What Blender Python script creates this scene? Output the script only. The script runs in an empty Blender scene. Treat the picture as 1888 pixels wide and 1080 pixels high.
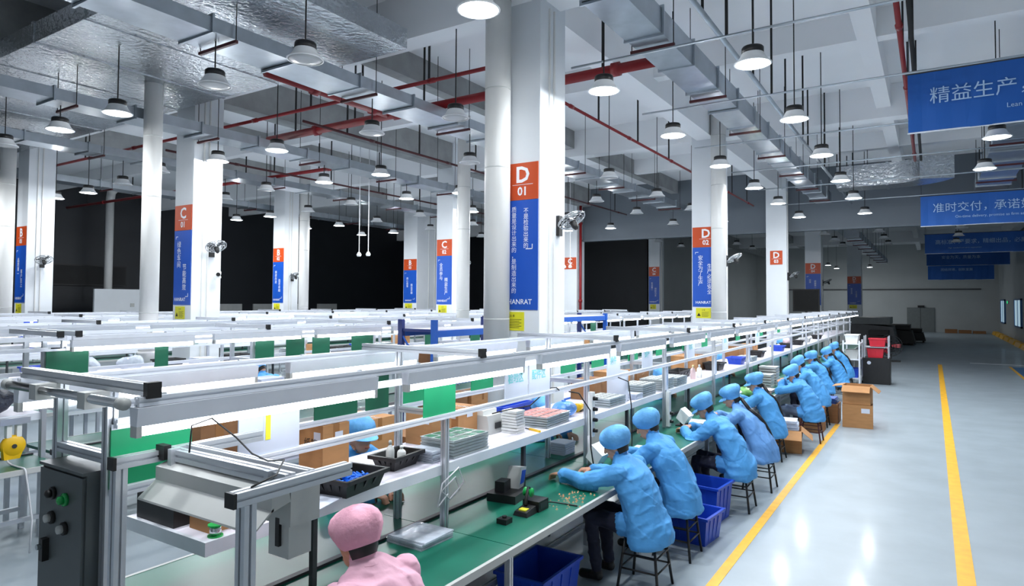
import bpy, math, random
import numpy as np
from mathutils import Vector, Matrix
random.seed(7); rng = np.random.RandomState(5)
S = bpy.context.scene; COL = S.collection
# ------------------------------------------------------------------ camera
cam = bpy.data.cameras.new('camera'); cam_o = bpy.data.objects.new('camera', cam); COL.objects.link(cam_o)
cam.sensor_width = 36; cam.lens = 36*1211/1888; cam.shift_y = -25.2/1888; cam.clip_start = .05; cam.clip_end = 200
CR = Matrix(((0.84242553, 0.01253775, 0.53866690), (0.53877942, -0.03072781, -0.84188630), (0.00599669, 0.99944915, -0.03264097)))
m4 = CR.to_4x4(); m4.translation = (0, 0, 2.3); cam_o.matrix_world = m4
S.camera = cam_o
# ------------------------------------------------------------------ world, exposure
S.view_settings.view_transform = 'Standard'; S.view_settings.look = 'None'
S.view_settings.gamma = 1; S.view_settings.use_curve_mapping = False
S.view_settings.exposure = 0.25
w = bpy.data.worlds.new('dim_hall_air'); S.world = w; w.use_nodes = True
w.node_tree.nodes['Background'].inputs[0].default_value = (.75, .85, 1, 1)
w.node_tree.nodes['Background'].inputs[1].default_value = .02
HIGH_BAY_W = 45.0       # downward disc light of each lit high-bay
CEIL_FILL_W = 32.0            # added point fill under each lit high-bay, brightens the ceiling
TUBE = 9.5              # emission of the bench tubes
S.cycles.max_bounces = 8; S.cycles.diffuse_bounces = 5; S.cycles.glossy_bounces = 3; S.cycles.use_adaptive_sampling = True; S.cycles.adaptive_threshold = .025
# ------------------------------------------------------------------ materials
def lin(c):
    c = [x/255 for x in c[:3]]
    return tuple(x/12.92 if x <= .04045 else ((x+.055)/1.055)**2.4 for x in c) + (1,)
MATS = {}
def mat(name, rgb, rough=.5, metal=0, var=.06, scale=6, bump=0, bscale=40, emit=0, alpha=1, stretch=None, spec=.5, coat=0, trans=0):
    if name in MATS: return MATS[name]
    m = bpy.data.materials.new(name); m.use_nodes = True
    nt = m.node_tree; N = nt.nodes; L = nt.links; b = N['Principled BSDF']
    c = lin(rgb)
    tc = N.new('ShaderNodeTexCoord'); mp = N.new('ShaderNodeMapping'); L.new(tc.outputs['Object'], mp.inputs[0])
    if stretch: mp.inputs['Scale'].default_value = stretch
    nz = N.new('ShaderNodeTexNoise'); nz.inputs['Scale'].default_value = scale; nz.inputs['Detail'].default_value = 4
    L.new(mp.outputs[0], nz.inputs[0])
    rp = N.new('ShaderNodeMapRange'); rp.inputs[1].default_value = .3; rp.inputs[2].default_value = .7
    rp.inputs[3].default_value = 1-var; rp.inputs[4].default_value = 1+var
    L.new(nz.outputs[0], rp.inputs[0])
    mx = N.new('ShaderNodeVectorMath'); mx.operation = 'SCALE'; mx.inputs[0].default_value = c[:3]
    L.new(rp.outputs[0], mx.inputs['Scale']); L.new(mx.outputs[0], b.inputs['Base Color'])
    b.inputs['Roughness'].default_value = rough; b.inputs['Metallic'].default_value = metal
    b.inputs['Specular IOR Level'].default_value = spec
    if coat: b.inputs['Coat Weight'].default_value = coat; b.inputs['Coat Roughness'].default_value = .12
    if trans: b.inputs['Transmission Weight'].default_value = trans
    if bump:
        n2 = N.new('ShaderNodeTexNoise'); n2.inputs['Scale'].default_value = bscale; n2.inputs['Detail'].default_value = 3
        L.new(mp.outputs[0], n2.inputs[0])
        bp = N.new('ShaderNodeBump'); bp.inputs['Strength'].default_value = bump; bp.inputs['Distance'].default_value = .02
        L.new(n2.outputs[0], bp.inputs['Height']); L.new(bp.outputs[0], b.inputs['Normal'])
    if emit:
        b.inputs['Emission Color'].default_value = c; b.inputs['Emission Strength'].default_value = emit
    if alpha < 1: b.inputs['Alpha'].default_value = alpha
    MATS[name] = m; return m
WHITEP = mat('white_wall_paint', (222, 226, 230), .75, var=.03, scale=1.2, bump=.05)
CEILP = mat('ceiling_paint', (240, 241, 243), .8, var=.02, scale=.8)
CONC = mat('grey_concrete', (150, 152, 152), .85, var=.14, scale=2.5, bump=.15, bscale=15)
GREYW = mat('grey_bulkhead_paint', (98, 106, 114), .7, var=.04, scale=1)
SHADEW = mat('unlit_wall_shade', (30, 33, 38), .5, var=.1, scale=.7)  # darkness of the unlit left end put into the wall colour
FARW = mat('far_wall_paint', (176, 180, 180), .7, var=.04, scale=.7)
FLOOR = mat('epoxy_floor', (152, 164, 172), .42, var=.09, scale=1.6, bump=.04, bscale=5, coat=.12)
YEL = mat('yellow_floor_paint', (236, 176, 38), .5, var=.12, scale=9)
BLUEF = mat('blue_floor_paint', (44, 104, 158), .35, var=.06, scale=2)
ALU = mat('anodised_aluminium', (200, 204, 210), .3, .6, var=.04, scale=8)
ALUW = mat('white_coated_aluminium', (226, 230, 238), .4, .15, var=.03, scale=8)
BLK = mat('black_plastic', (18, 18, 20), .45, var=.15, scale=20)
BLKR = mat('black_rubber', (26, 26, 27), .7, var=.1, scale=20)
GALV = mat('galvanised_steel', (176, 184, 192), .33, .9, var=.12, scale=3, bump=.06, bscale=8)
FOIL = mat('crinkled_foil', (200, 204, 208), .2, .95, var=.1, scale=3, bump=1.0, bscale=13)
REDP = mat('red_pipe_paint', (132, 14, 22), .45, var=.08, scale=6)
DRED = mat('dark_red_steel', (70, 20, 26), .5, var=.1)
PIPEW = mat('white_plastic_pipe', (216, 216, 214), .4, var=.03, scale=2)
LAMPW = mat('lamp_shade_plastic', (224, 226, 228), .45, var=.03)
LENS_ON = mat('lit_lamp_lens', (245, 250, 255), .4, emit=14)
LENS_OFF = mat('unlit_lamp_lens', (176, 178, 180), .35, var=.03)
TUBEM = mat('lit_tube', (246, 250, 255), .4, emit=TUBE)
MINT = mat('shelf_white_board', (232, 228, 240), .4, var=.03, scale=4)
ESD = mat('green_esd_mat', (16, 100, 80), .32, var=.1, scale=3, spec=.4)
GREENB = mat('green_board', (14, 158, 104), .5, var=.04, scale=4)
DGREEN = mat('dark_green_board', (10, 96, 68), .5, var=.05, scale=4)
PAPER = mat('white_paper', (208, 215, 230), .6, var=.02)
TEAL = mat('teal_print', (126, 200, 206), .6, var=.05)
PALEB = mat('pale_blue_print', (120, 164, 206), .6, var=.05)
YSTRIP = mat('yellow_tape', (238, 232, 60), .5, var=.05)
CARD = mat('corrugated_cardboard', (176, 128, 82), .8, var=.1, scale=5, stretch=(1, 1, 4))
CARDD = mat('brown_cardboard', (140, 98, 62), .8, var=.1, scale=5, stretch=(1, 1, 4))
TAPE = mat('brown_packing_tape', (150, 104, 60), .25, var=.05)
INK = mat('black_ink', (40, 34, 30), .7, var=.05)
BLUEPL = mat('blue_crate_plastic', (24, 70, 190), .38, var=.08, scale=5)
BLUEST = mat('blue_rack_steel', (22, 92, 190), .4, var=.06)
NAVYST = mat('navy_rack_steel', (16, 40, 110), .4, var=.06)
BANB = mat('blue_banner_cloth', (16, 88, 172), .55, var=.04, scale=2)
SIGNB = mat('blue_column_sign', (24, 82, 182), .4, var=.03, scale=2)
SIGNO = mat('orange_column_sign', (196, 74, 28), .4, var=.03, scale=2)
SIGNY = mat('yellow_notice', (222, 216, 40), .5, var=.04)
PRINTW = mat('white_print', (236, 238, 244), .6, var=.02)
PRINTG = mat('pale_print', (170, 200, 232), .6, var=.02)
GREYBOX = mat('grey_powder_coat', (86, 92, 94), .45, .2, var=.05, scale=8)
GREYPL = mat('light_grey_plastic', (186, 188, 186), .45, var=.04)
GREENBTN = mat('green_button', (10, 150, 70), .25, var=.05)
REDPL = mat('red_plastic', (205, 40, 58), .4, var=.06)
PINKTR = mat('pink_tray_plastic', (226, 150, 142), .35, var=.12, scale=30)
CLEARPL = mat('clear_tray_plastic', (206, 216, 218), .18, var=.08, scale=12, alpha=.55)
PCB = mat('green_circuit_board', (40, 108, 84), .4, var=.4, scale=40)
BAG = mat('clear_bag', (206, 214, 226), .15, var=.2, scale=10, alpha=.6, bump=.6, bscale=14)
BLUECAB = mat('blue_cable', (20, 110, 220), .4, var=.2, scale=30)
YELLP = mat('yellow_machine_paint', (236, 186, 20), .35, var=.05)
CORDW = mat('white_cord', (222, 222, 226), .45, var=.03)
SILVER = mat('bright_steel', (200, 202, 205), .2, 1, var=.05)
COPPER = mat('copper_bits', (214, 160, 120), .35, .6, var=.3, scale=50)
WOODS = mat('stool_wood', (150, 120, 88), .6, var=.15, scale=6, stretch=(1, 8, 1))
SMOCK = mat('blue_smock_cloth', (76, 154, 218), .72, var=.07, scale=5, bump=.35, bscale=11)
SMOCK2 = mat('pale_blue_smock_cloth', (104, 158, 220), .72, var=.07, scale=5, bump=.35, bscale=11)
CAPB = mat('blue_cap_cloth', (98, 168, 226), .7, var=.08, scale=9, bump=.4, bscale=24)
CAPP = mat('pink_cap_cloth', (226, 164, 184), .7, var=.06, scale=9, bump=.4, bscale=24)
TROU = mat('navy_trousers', (34, 38, 58), .85, var=.1, scale=8)
JEAN = mat('grey_jeans', (92, 108, 132), .85, var=.12, scale=9)
SKIN = mat('skin', (204, 150, 122), .55, var=.05, scale=8)
SHOE = mat('black_shoes', (24, 24, 26), .5, var=.1)
HAIR = mat('black_hair', (20, 17, 17), .4, var=.25, scale=30, stretch=(1, 1, .2))
EYE = mat('dark_eye', (18, 14, 14), .2, var=.02)
LIP = mat('lip', (168, 92, 84), .5, var=.05)
BOTW = mat('white_bottle_plastic', (232, 234, 232), .35, var=.03)
BOTP = mat('pink_bottle_plastic', (224, 196, 196), .35, var=.03)
STEELG = mat('dark_machine_steel', (58, 60, 64), .5, .3, var=.15, scale=3)
GLASS = mat('window_glass', (170, 200, 214), .08, var=.03, emit=.55)
EXITM = mat('exit_sign_green', (20, 190, 110), .4, emit=1.2)
DRUM = mat('green_spool_plastic', (16, 170, 80), .35, var=.05)
# ------------------------------------------------------------------ mesh builder
class MB:
    def __init__(s): s.v = []; s.f = []
    def add(s, v, f):
        o = len(s.v); s.v += [tuple(p) for p in v]; s.f += [tuple(i+o for i in q) for q in f]; return s
    def box(s, x0, x1, y0, y1, z0, z1):
        return s.add([(x0,y0,z0),(x1,y0,z0),(x1,y1,z0),(x0,y1,z0),(x0,y0,z1),(x1,y0,z1),(x1,y1,z1),(x0,y1,z1)],
                     [(0,3,2,1),(4,5,6,7),(0,1,5,4),(1,2,6,5),(2,3,7,6),(3,0,4,7)])
    def cbox(s, x, y, z, a, b, c): return s.box(x-a/2, x+a/2, y-b/2, y+b/2, z-c/2, z+c/2)
    def hexa(s, P):  # 8 corners, bottom ring then top ring
        return s.add(P, [(0,3,2,1),(4,5,6,7),(0,1,5,4),(1,2,6,5),(2,3,7,6),(3,0,4,7)])
    def rings(s, R, close=True):
        n = len(R[0]); v = [p for r in R for p in r]; f = []
        for i in range(len(R)-1):
            for j in range(n): f.append((i*n+j, i*n+(j+1) % n, (i+1)*n+(j+1) % n, (i+1)*n+j))
        if close: f.append(tuple(range(n-1, -1, -1))); f.append(tuple((len(R)-1)*n+j for j in range(n)))
        return s.add(v, f)
    def cyl(s, p0, p1, r0, r1=None, n=10, caps=True):
        r1 = r0 if r1 is None else r1
        p0 = Vector(p0); p1 = Vector(p1); d = (p1-p0).normalized()
        a = d.orthogonal().normalized(); b = d.cross(a)
        R = [[tuple(p+(a*math.cos(t)+b*math.sin(t))*r) for t in [2*math.pi*k/n for k in range(n)]] for p, r in ((p0, r0), (p1, r1))]
        return s.rings(R, caps)
    def capsule(s, p0, p1, r0, r1=None, n=10):
        r1 = r0 if r1 is None else r1
        p0 = Vector(p0); p1 = Vector(p1); d = p1-p0
        d = d.normalized() if d.length > 1e-6 else Vector((0, 0, 1))
        a = d.orthogonal().normalized(); b = d.cross(a); R = []
        for p, r, sg in ((p0, r0, -1), (p1, r1, 1)):
            hs = (-85, -50, -15) if sg < 0 else (15, 50, 85)
            for h in hs:
                q = p+d*(r*math.sin(math.radians(h))); rr = r*math.cos(math.radians(h))
                R.append([tuple(q+(a*math.cos(t)+b*math.sin(t))*rr) for t in [2*math.pi*k/n for k in range(n)]])
        return s.rings(R)
    def lathe(s, prof, o=(0, 0, 0), n=16, ax='z', close=True):
        R = []
        for r, h in prof:
            r = max(r, .0005)
            if ax == 'z': R.append([(o[0]+r*math.cos(2*math.pi*k/n), o[1]+r*math.sin(2*math.pi*k/n), o[2]+h) for k in range(n)])
            elif ax == 'y': R.append([(o[0]+r*math.cos(2*math.pi*k/n), o[1]+h, o[2]-r*math.sin(2*math.pi*k/n)) for k in range(n)])
            else: R.append([(o[0]+h, o[1]+r*math.cos(2*math.pi*k/n), o[2]+r*math.sin(2*math.pi*k/n)) for k in range(n)])
        return s.rings(R, close)
    def tube(s, path, r, n=6):
        R = []; P = [Vector(p) for p in path]; a = None
        for i, p in enumerate(P):
            d = (P[min(i+1, len(P)-1)]-P[max(i-1, 0)]).normalized()
            a = d.orthogonal().normalized() if a is None else (a-d*a.dot(d)).normalized()
            b = d.cross(a)
            R.append([tuple(p+(a*math.cos(t)+b*math.sin(t))*r) for t in [2*math.pi*k/n for k in range(n)]])
        return s.rings(R)
    def ell(s, c, r, n=14, m=8, fr=None):
        c = Vector(c); fr = fr or (Vector((1,0,0)), Vector((0,1,0)), Vector((0,0,1)))
        R = []
        for i in range(m+1):
            ph = math.pi*(i/m-.5)*.995
            R.append([tuple(c+fr[0]*(r[0]*math.cos(ph)*math.cos(t))+fr[1]*(r[1]*math.cos(ph)*math.sin(t))+fr[2]*(r[2]*math.sin(ph))) for t in [2*math.pi*k/n for k in range(n)]])
        return s.rings(R)
    def slot(s, axis, a0, a1, cx, cy, w=.04, g=.009):
        """aluminium extrusion with one T-slot groove per side, along x, y or z"""
        h = w/2; q = g/2; d = w*.18
        pr = [(-h,-h),(-q,-h),(-q,-h+d),(q,-h+d),(q,-h),(h,-h),(h,-q),(h-d,-q),(h-d,q),(h,q),(h,h),(q,h),(q,h-d),(-q,h-d),(-q,h),(-h,h),(-h,q),(-h+d,q),(-h+d,-q),(-h,-q)]
        def P(a, u, v): return {'x': (a, cx+u, cy+v), 'y': (cx+u, a, cy+v), 'z': (cx+u, cy+v, a)}[axis]
        R = [[P(a, u, v) for u, v in pr] for a in (a0, a1)]
        return s.rings(R)
    def mesh(s, name, mats, smooth=False, midx=None):
        me = bpy.data.meshes.new(name); me.from_pydata(s.v, [], s.f); 
        for m in (mats if isinstance(mats, (list, tuple)) else [mats]): me.materials.append(m)
        if midx is not None: me.polygons.foreach_set('material_index', midx)
        if smooth: me.polygons.foreach_set('use_smooth', [True]*len(me.polygons))
        me.update(); return me
    def build(s, name, m, parent=None, smooth=False, loc=None):
        return inst(name, s.mesh(name, m, smooth), parent, loc)
def inst(name, me, parent=None, loc=None, rz=0):
    o = bpy.data.objects.new(name, me); COL.objects.link(o)
    if parent: o.parent = parent
    if loc: o.location = loc
    if rz: o.rotation_euler.z = rz
    return o
def tag(o, label, cat, group=None):
    o['label'] = label; o['category'] = cat
    if group: o['group'] = group
    return o
def thing(name, label, cat, loc=(0, 0, 0), rz=0, group=None):
    o = bpy.data.objects.new(name, None); COL.objects.link(o); o.location = loc; o.rotation_euler.z = rz; o.empty_display_size = .1
    return tag(o, label, cat, group)
def struct(name, m, mb, parent=None):
    o = mb.build(name, m, parent)
    if not parent: o['kind'] = 'structure'
    return o
def dup(root, loc, rz=0, label=None, group=None):
    r = root.copy(); COL.objects.link(r); r.location = loc; r.rotation_euler.z = rz
    if label: r['label'] = label
    if group: r['group'] = group
    for ch in root.children:
        c = ch.copy(); COL.objects.link(c); c.parent = r
        for g in ch.children:
            d = g.copy(); COL.objects.link(d); d.parent = c
    return r
def text(name, body, size, m, parent, loc, rot=(math.pi/2, 0, 0), sx=1, line=1.0, align='CENTER', bold=0):
    c = bpy.data.curves.new(name, 'FONT'); c.body = body; c.size = size; c.align_x = align; c.align_y = 'CENTER'; c.space_line = line
    c.resolution_u = 2; c.offset = bold
    t = bpy.data.objects.new(name, c); COL.objects.link(t)
    dg = bpy.context.evaluated_depsgraph_get(); me = bpy.data.meshes.new_from_object(t.evaluated_get(dg))
    bpy.data.objects.remove(t); me.materials.clear(); me.materials.append(m)
    o = bpy.data.objects.new(name, me); COL.objects.link(o); o.parent = parent; o.location = loc; o.rotation_euler = rot; o.scale = (sx, 1, 1)
    return o
# ================================================================== THE HALL
H = 7.1
fl = struct('floor', FLOOR, MB().box(-31, 4.3, -6, 62.5, -.12, 0))
def line(name, m, P, wd):     # painted stripe through floor points
    mb = MB()
    for (x0, y0), (x1, y1) in zip(P[:-1], P[1:]):
        d = Vector((x1-x0, y1-y0)).normalized(); n = Vector((-d.y, d.x))*wd/2
        mb.hexa([(x0-n.x, y0-n.y, -.01), (x1-n.x, y1-n.y, -.01), (x1+n.x, y1+n.y, -.01), (x0+n.x, y0+n.y, -.01),
                 (x0-n.x, y0-n.y, .003), (x1-n.x, y1-n.y, .003), (x1+n.x, y1+n.y, .003), (x0+n.x, y0+n.y, .003)])
    return mb.build(name, m, fl)
line('yellow_line', YEL, [(-1.535, -2), (-1.535, 13.9)], .085)
line('yellow_line', YEL, [(.21, -4), (.21, 29.6)], .13)
line('yellow_line', YEL, [(2.35, 14), (2.35, 30)], .08)
MB().box(2.4, 4.2, 14, 30, -.01, .002).build('blue_walkway', BLUEF, fl)
line('white_line', PRINTW, [(1.2, 31), (4.0, 31)], .12)
struct('wall_left', SHADEW, MB().box(-31.3, -31, -6, 36, 0, H))
struct('wall_back', FARW, MB().box(-13.5, 4.3, 62.5, 62.8, 0, H))
struct('wall_back_left', SHADEW, MB().box(-31, -13.5, 36, 36.3, 0, H))
struct('wall_inner_left', FARW, MB().box(-13.8, -13.5, 36, 62.5, 0, H))
wr = struct('wall_right', FARW, MB().box(4.3, 4.6, -6, 62.5, 0, H))
struct('wall_behind', WHITEP, MB().box(-31, 4.3, -6.3, -6, 0, H))
ce = struct('ceiling', CEILP, MB().box(-31.3, 4.6, -6.3, 62.8, H, H+.2))
for x in (-20.0, -16.3, -12.5, -8.6, -4.72, -.85, 3.9):
    big = x in (-20.0, -12.5, -4.72, 3.9)
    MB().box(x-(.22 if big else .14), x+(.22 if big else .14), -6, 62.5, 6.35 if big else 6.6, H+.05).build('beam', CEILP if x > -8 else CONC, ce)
for y in (-.85, 3.5, 7.85, 12.2, 16.65, 21.0, 33.9, 42.6, 51.3):
    big = y in (-.85, 7.85, 16.65, 33.9, 51.3)
    MB().box(-31, 4.3, y-.2 if big else y-.13, y+.2 if big else y+.13, 6.38 if big else 6.63, H+.04).build('beam', CEILP, ce)
hd = struct('wall_header', GREYW, MB().box(-13.0, 4.3, 25.42, 25.62, 4.92, H))
MB().box(-13.0, 4.3, 25.38, 25.66, 4.86, 4.94).build('header_edge', GREYW, hd)
# far door, kerbs, windows and exit sign
dr = struct('door_1', mat('door_paint', (112, 118, 118), .5), MB().box(-1.75, .12, 62.38, 62.5, 0, 1.95))
MB().box(-.83, -.815, 62.36, 62.40, 0, 1.95).build('door_gap', BLKR, dr); MB().box(-1.0, -.55, 62.3, 62.5, 1.95, 2.12).build('door_closer', BLKR, dr)
for i, (y0, y1, z0, z1) in enumerate(((37.5, 41.5, .9, 2.5), (47.0, 50.5, .9, 2.6), (57.0, 60.0, .9, 2.6), (37.5, 41.5, 3.9, 5.6))):
    o = struct('window_%d' % (i+1), BLUEF, MB().box(4.2, 4.32, y0, y1, z0, z0+.09).box(4.2, 4.32, y0, y1, z1-.09, z1).box(4.2, 4.32, y0, y0+.09, z0, z1).box(4.2, 4.32, y1-.09, y1, z0, z1))
    for k in range(2):
        ym = (y0+y1)/2; a, b = (y0+.08, ym-.03) if k == 0 else (ym+.03, y1-.08)
        MB().box(4.235, 4.25, a, b, z0+.08, z1-.08).build('pane', GLASS, o)
    MB().box(4.21, 4.31, (y0+y1)/2-.04, (y0+y1)/2+.04, z0, z1).build('mullion', BLUEF, o)
for i in range(9):
    y = 33.5+i*3.2
    t = tag(MB().hexa([(3.75, y, 0), (4.15, y, 0), (4.15, y+2.4, 0), (3.75, y+2.4, 0), (3.84, y, .22), (4.1, y, .22), (4.1, y+2.4, .22), (3.84, y+2.4, .22)]).build('wheel_kerb', YEL), 'yellow kerb along the far right wall', 'kerb', 'yellow kerbs along the right wall')
ex = thing('exit_sign', 'small green lit exit sign high on the far right wall', 'sign', (4.275, 55, 2.4))
MB().box(-.04, .03, -.28, .28, -.11, .11).build('housing', GREYPL, ex); MB().box(-.05, -.035, -.25, .25, -.085, .085).build('lit_face', EXITM, ex)
struct('trim_1', STEELG, MB().box(-11, 3.2, 62.4, 62.5, 3.38, 3.46))
# ------------------------------------------------------------------ columns and their signs
def column(x0, y0, wd, dp, sign, label, big='D', num='01', lt='', rt='', wfull=True, size=.08, lz=3.45, rz_=3.5, dz=.0, sh=0):
    t = thing('concrete_column', label, 'column', (x0, y0, 0))
    MB().box(0, wd, 0, dp, 0, H).build('shaft', WHITEP, t)
    for k in (.34, .52): MB().box(wd-.005, wd+.022, dp*k-.012, dp*k+.012, 0, 6.3).build('conduit', PIPEW, t)
    MB().box(-.03, wd+.03, -.03, dp+.03, 0, .12).build('plinth', GREYW, t)
    if sign:
        a, b = (.02, wd-.02) if wfull else (wd*.2, wd*.8)
        so = MB().box(a, b, -.012, .0, 3.66, 4.16).build('number_sign', SIGNO, t)
        c = (a+b)/2+sh
        text('letter', big, .30, PRINTW, so, (c, -.015, 3.99), bold=.008); text('number', num, .16, PRINTW, so, (c, -.015, 3.77), bold=.004)
        MB().box(c-.16, c+.16, -.0155, -.0125, 3.862, 3.868).build('rule', PRINTW, so)
        if sign > 1:
            sb = MB().box(a, b, -.012, .0, 2.18, 3.655).build('slogan_sign', SIGNB, t)
            q = (b-a)
            if lt: text('slogan', '\n'.join(lt), size, PRINTW, sb, (a+q*.30+sh, -.015, lz), line=.98)
            if rt: text('slogan', '\n'.join(rt), size, PRINTW, sb, (a+q*.64+sh*.6, -.015, rz_), line=.98)
            MB().box(a+q*.10, a+q*.22, -.0155, -.0125, 3.53, 3.542).box(a+q*.10, a+q*.115, -.0155, -.0125, 3.49, 3.542).build('bracket_mark', PRINTW, sb)
            MB().box(a+q*.72, a+q*.88, -.0155, -.0125, 2.99+dz, 3.002+dz).box(a+q*.865, a+q*.88, -.0155, -.0125, 2.99+dz, 3.06+dz).build('bracket_mark', PRINTW, sb)
            text('maker_mark', 'HANRAT', .095, PRINTW, sb, (a+q*.40+sh*1.3, -.015, 2.285), bold=.001)
            ny = MB().box(a+q*.12, a+q*.68, -.008, .0, 1.90, 2.15).build('notice', SIGNY, t)
            MB().add([(a+q*.16, -.010, 1.95), (a+q*.30, -.010, 1.95), (a+q*.23, -.010, 2.03)], [(0, 1, 2)]).build('warning_triangle', INK, ny)
            text('notice_heading', '注 意', .036, INK, ny, (a+q*.40, -.010, 2.095))
            mb = MB()
            for k in range(6): mb.box(a+q*.34, a+q*(.62-.05*(k % 2)), -.010, -.0085, 2.045-k*.022, 2.051-k*.022)
            mb.build('notice_lines', INK, ny)
    return t
column(-5.07, 7.5, .7, .7, 2, 'white column with orange D 01 sign and blue slogan beside the workbench', 'D', '01', '质量是设计出来的，是制造出来的', '不是检验出来的', size=.08, lz=2.98, rz_=3.27, sh=.09)
column(-5.07, 16.3, .7, .7, 2, 'white column with orange D 02 sign half hidden by its pipe', 'D', '02', '安全为了生产', '生产必须安全', size=.13, lz=3.07, rz_=2.86, dz=-.6)
column(-5.07, 25.05, .7, .36, 1, 'white column with a lone orange D 03 sign at the grey header wall', 'D', '03', wfull=False)
column(-5.07, 33.7, .7, .7, 2, 'unlit column with orange D 04 sign beyond the grey header wall', 'D', '04', '效率', '质量第一安全为先', size=.1, lz=3.3, rz_=2.95, dz=-.6)
column(-5.07, 52.0, .9, .7, 2, 'far column with D 05 sign in front of the pale end wall', 'D', '05', '安全生产', '人人有责', size=.12, lz=3.1, rz_=2.9, dz=-.6)
column(-12.84, 7.45, .62, .62, 2, 'white column with orange C 01 sign and green workshop slogan', 'C', '01', '绿色车间', '节能高效', size=.135, lz=3.17, rz_=2.72, dz=-.65)
column(-12.84, 15.75, .62, .62, 2, 'white column with orange C 02 sign and lean production slogan', 'C', '02', '全员参与', '精益生产', size=.135, lz=3.17, rz_=2.72, dz=-.65)
column(-13.3, 24.9, .62, .72, 1, 'white column with a lone orange C 03 sign beside a red riser pipe', 'C', '03')
column(-12.84, 33.7, .62, .62, 2, 'dark unlit column with C 04 sign beyond the header wall', 'C', '04', '安全第一', '预防为主', size=.12, lz=3.1, rz_=2.8, dz=-.65)
column(-20.3, 7.5, .62, .62, 2, 'white column with B 01 sign in front of the dark left wall', 'B', '01', '品质第一', '客户至上', size=.12, lz=3.1, rz_=2.8, dz=-.65)
column(-20.3, 15.5, .62, .62, 2, 'white column with B 02 sign deep in the hall left of the aisle', 'B', '02', '持续改进', '追求卓越', size=.12, lz=3.1, rz_=2.8, dz=-.65)
column(-20.35, 22.6, .8, 2.4, 2, 'broad white pier with B 03 sign in the rear of the hall', 'B', '03', '用心做事', '精益求精', size=.12, lz=3.1, rz_=2.8, dz=-.65)
# ------------------------------------------------------------------ white rain pipes
def rain_pipe(x, y, r, label, flare=True, top=H):
    t = thing('rain_pipe', label, 'pipe', (x, y, 0))
    MB().lathe([(r, 1.38 if flare else 0), (r, top)], n=20).build('pipe_run', PIPEW, t, True)
    for z in (2.05, 4.05, 5.1, 6.3):
        if z > top: continue
        MB().lathe([(r, z), (r*1.012, z+.003), (r*1.012, z+.015), (r, z+.018)], n=20, close=False).build('joint_ring', GREYPL, t, True)
    if flare:
        MB().lathe([(r*1.1, 1.40), (r*1.1, 1.36), (r*.9, 1.30), (r*.62, 1.22), (r*.62, 0)], n=20).build('lower_pipe', PIPEW, t, True)
    return t
rain_pipe(-4.86, 7.22, .172, 'thick white pipe right in front of the D 01 column')
rain_pipe(-11.37, 6.17, .15, 'thick white pipe standing free behind the third bench line', top=6.03)
rain_pipe(-4.31, 15.95, .175, 'white pipe covering the right half of the D 02 column')
rain_pipe(-9.78, 13.04, .16, 'grey shaded white pipe just right of the C 02 column', False)
rain_pipe(-18.94, 15.77, .175, 'white pipe just right of the B 02 column', False)
rain_pipe(-19.3, 6.9, .175, 'white pipe just left of the B 01 column', False, top=6.03)
t = thing('bent_pipe', 'slim white pipe with an elbow near the dark left wall', 'pipe', (-29.8, 14.4, 0))
MB().lathe([(.16, 0), (.16, 6.55)], n=14).build('pipe_run', PIPEW, t, True)
MB().tube([(0, 0, 6.5), (.05, 0, 6.7), (.2, -.05, 6.85), (.45, -.1, 6.9)], .17, 12).build('elbow', PIPEW, t, True)
# ------------------------------------------------------------------ galvanised ducts along the hall
seg = 1.24; FOILY = ((-.4, 3.1), (4.2, 7.26))
def duct(x0, x1, z0, z1, ya, yb, label):
    t = thing('air_duct', label, 'duct', ((x0+x1)/2, ya, z0)); h = (x1-x0)/2; n = int((yb-ya)/seg)
    ms = MB().box(-h, h, .012, seg-.012, 0, z1-z0).mesh('duct_section', GALV)
    g = .03
    mf = MB().box(-h-g, h+g, -.014, .014, -g, 0).box(-h-g, h+g, -.014, .014, z1-z0, z1-z0+g).box(-h-g, -h, -.014, .014, 0, z1-z0).box(h, h+g, -.014, .014, 0, z1-z0).mesh('flange', GALV)
    mh = MB().box(-h-.06, h+.06, -.02, .02, -.07, -.03).mesh('hanger_bar', DRED)
    mr, mf1 = [MB().cyl((0, 0, -.05), (0, 0, zt-z0), .007, n=5).mesh('hanger_rod', BLKR) for zt in (H, 6.03)]
    for k in range(n):
        o_ = inst('duct_section', ms, t, (0, k*seg, 0)); o_.rotation_euler = (rng.uniform(-.011, .011), rng.uniform(-.02, .02), 0); inst('flange', mf, t, (0, k*seg, 0))
        if k % 2 == 1:
            inst('hanger_bar', mh, t, (0, k*seg+.3, 0)); 
            rd = mf1 if x1 < -6.5 and any(a < ya+k*seg+.3 < b for a, b in FOILY) else mr     # stops under the foil ducts
            inst('hanger_rod', rd, t, (-h-.045, k*seg+.3, 0)); inst('hanger_rod', rd, t, (h+.045, k*seg+.3, 0))
    return t
duct(-3.23, -2.76, 5.6, 5.92, 1.5, 24.9, 'galvanised duct running above the aisle side workbench line')
duct(-8.1, -7.42, 5.6, 5.78, 1.0, 24.4, 'galvanised duct with dark hanger bars above the second bench line')
duct(-12.13, -11.57, 5.43, 5.61, 1.0, 24.4, 'galvanised duct passing over the C 01 column row')
duct(-16.5, -15.9, 5.6, 5.78, 1.0, 24.4, 'galvanised duct between the C and B column rows')
duct(-21.2, -20.6, 5.6, 5.78, 1.0, 24.4, 'galvanised duct over the B column row by the dark wall')
duct(1.09, 1.85, 5.6, 6.0, 12.6, 24.8, 'galvanised duct above the open aisle behind the blue banners')
duct(-3.0, -2.5, 5.0, 5.25, 30, 52, 'shadowed duct beyond the grey header wall')
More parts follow.
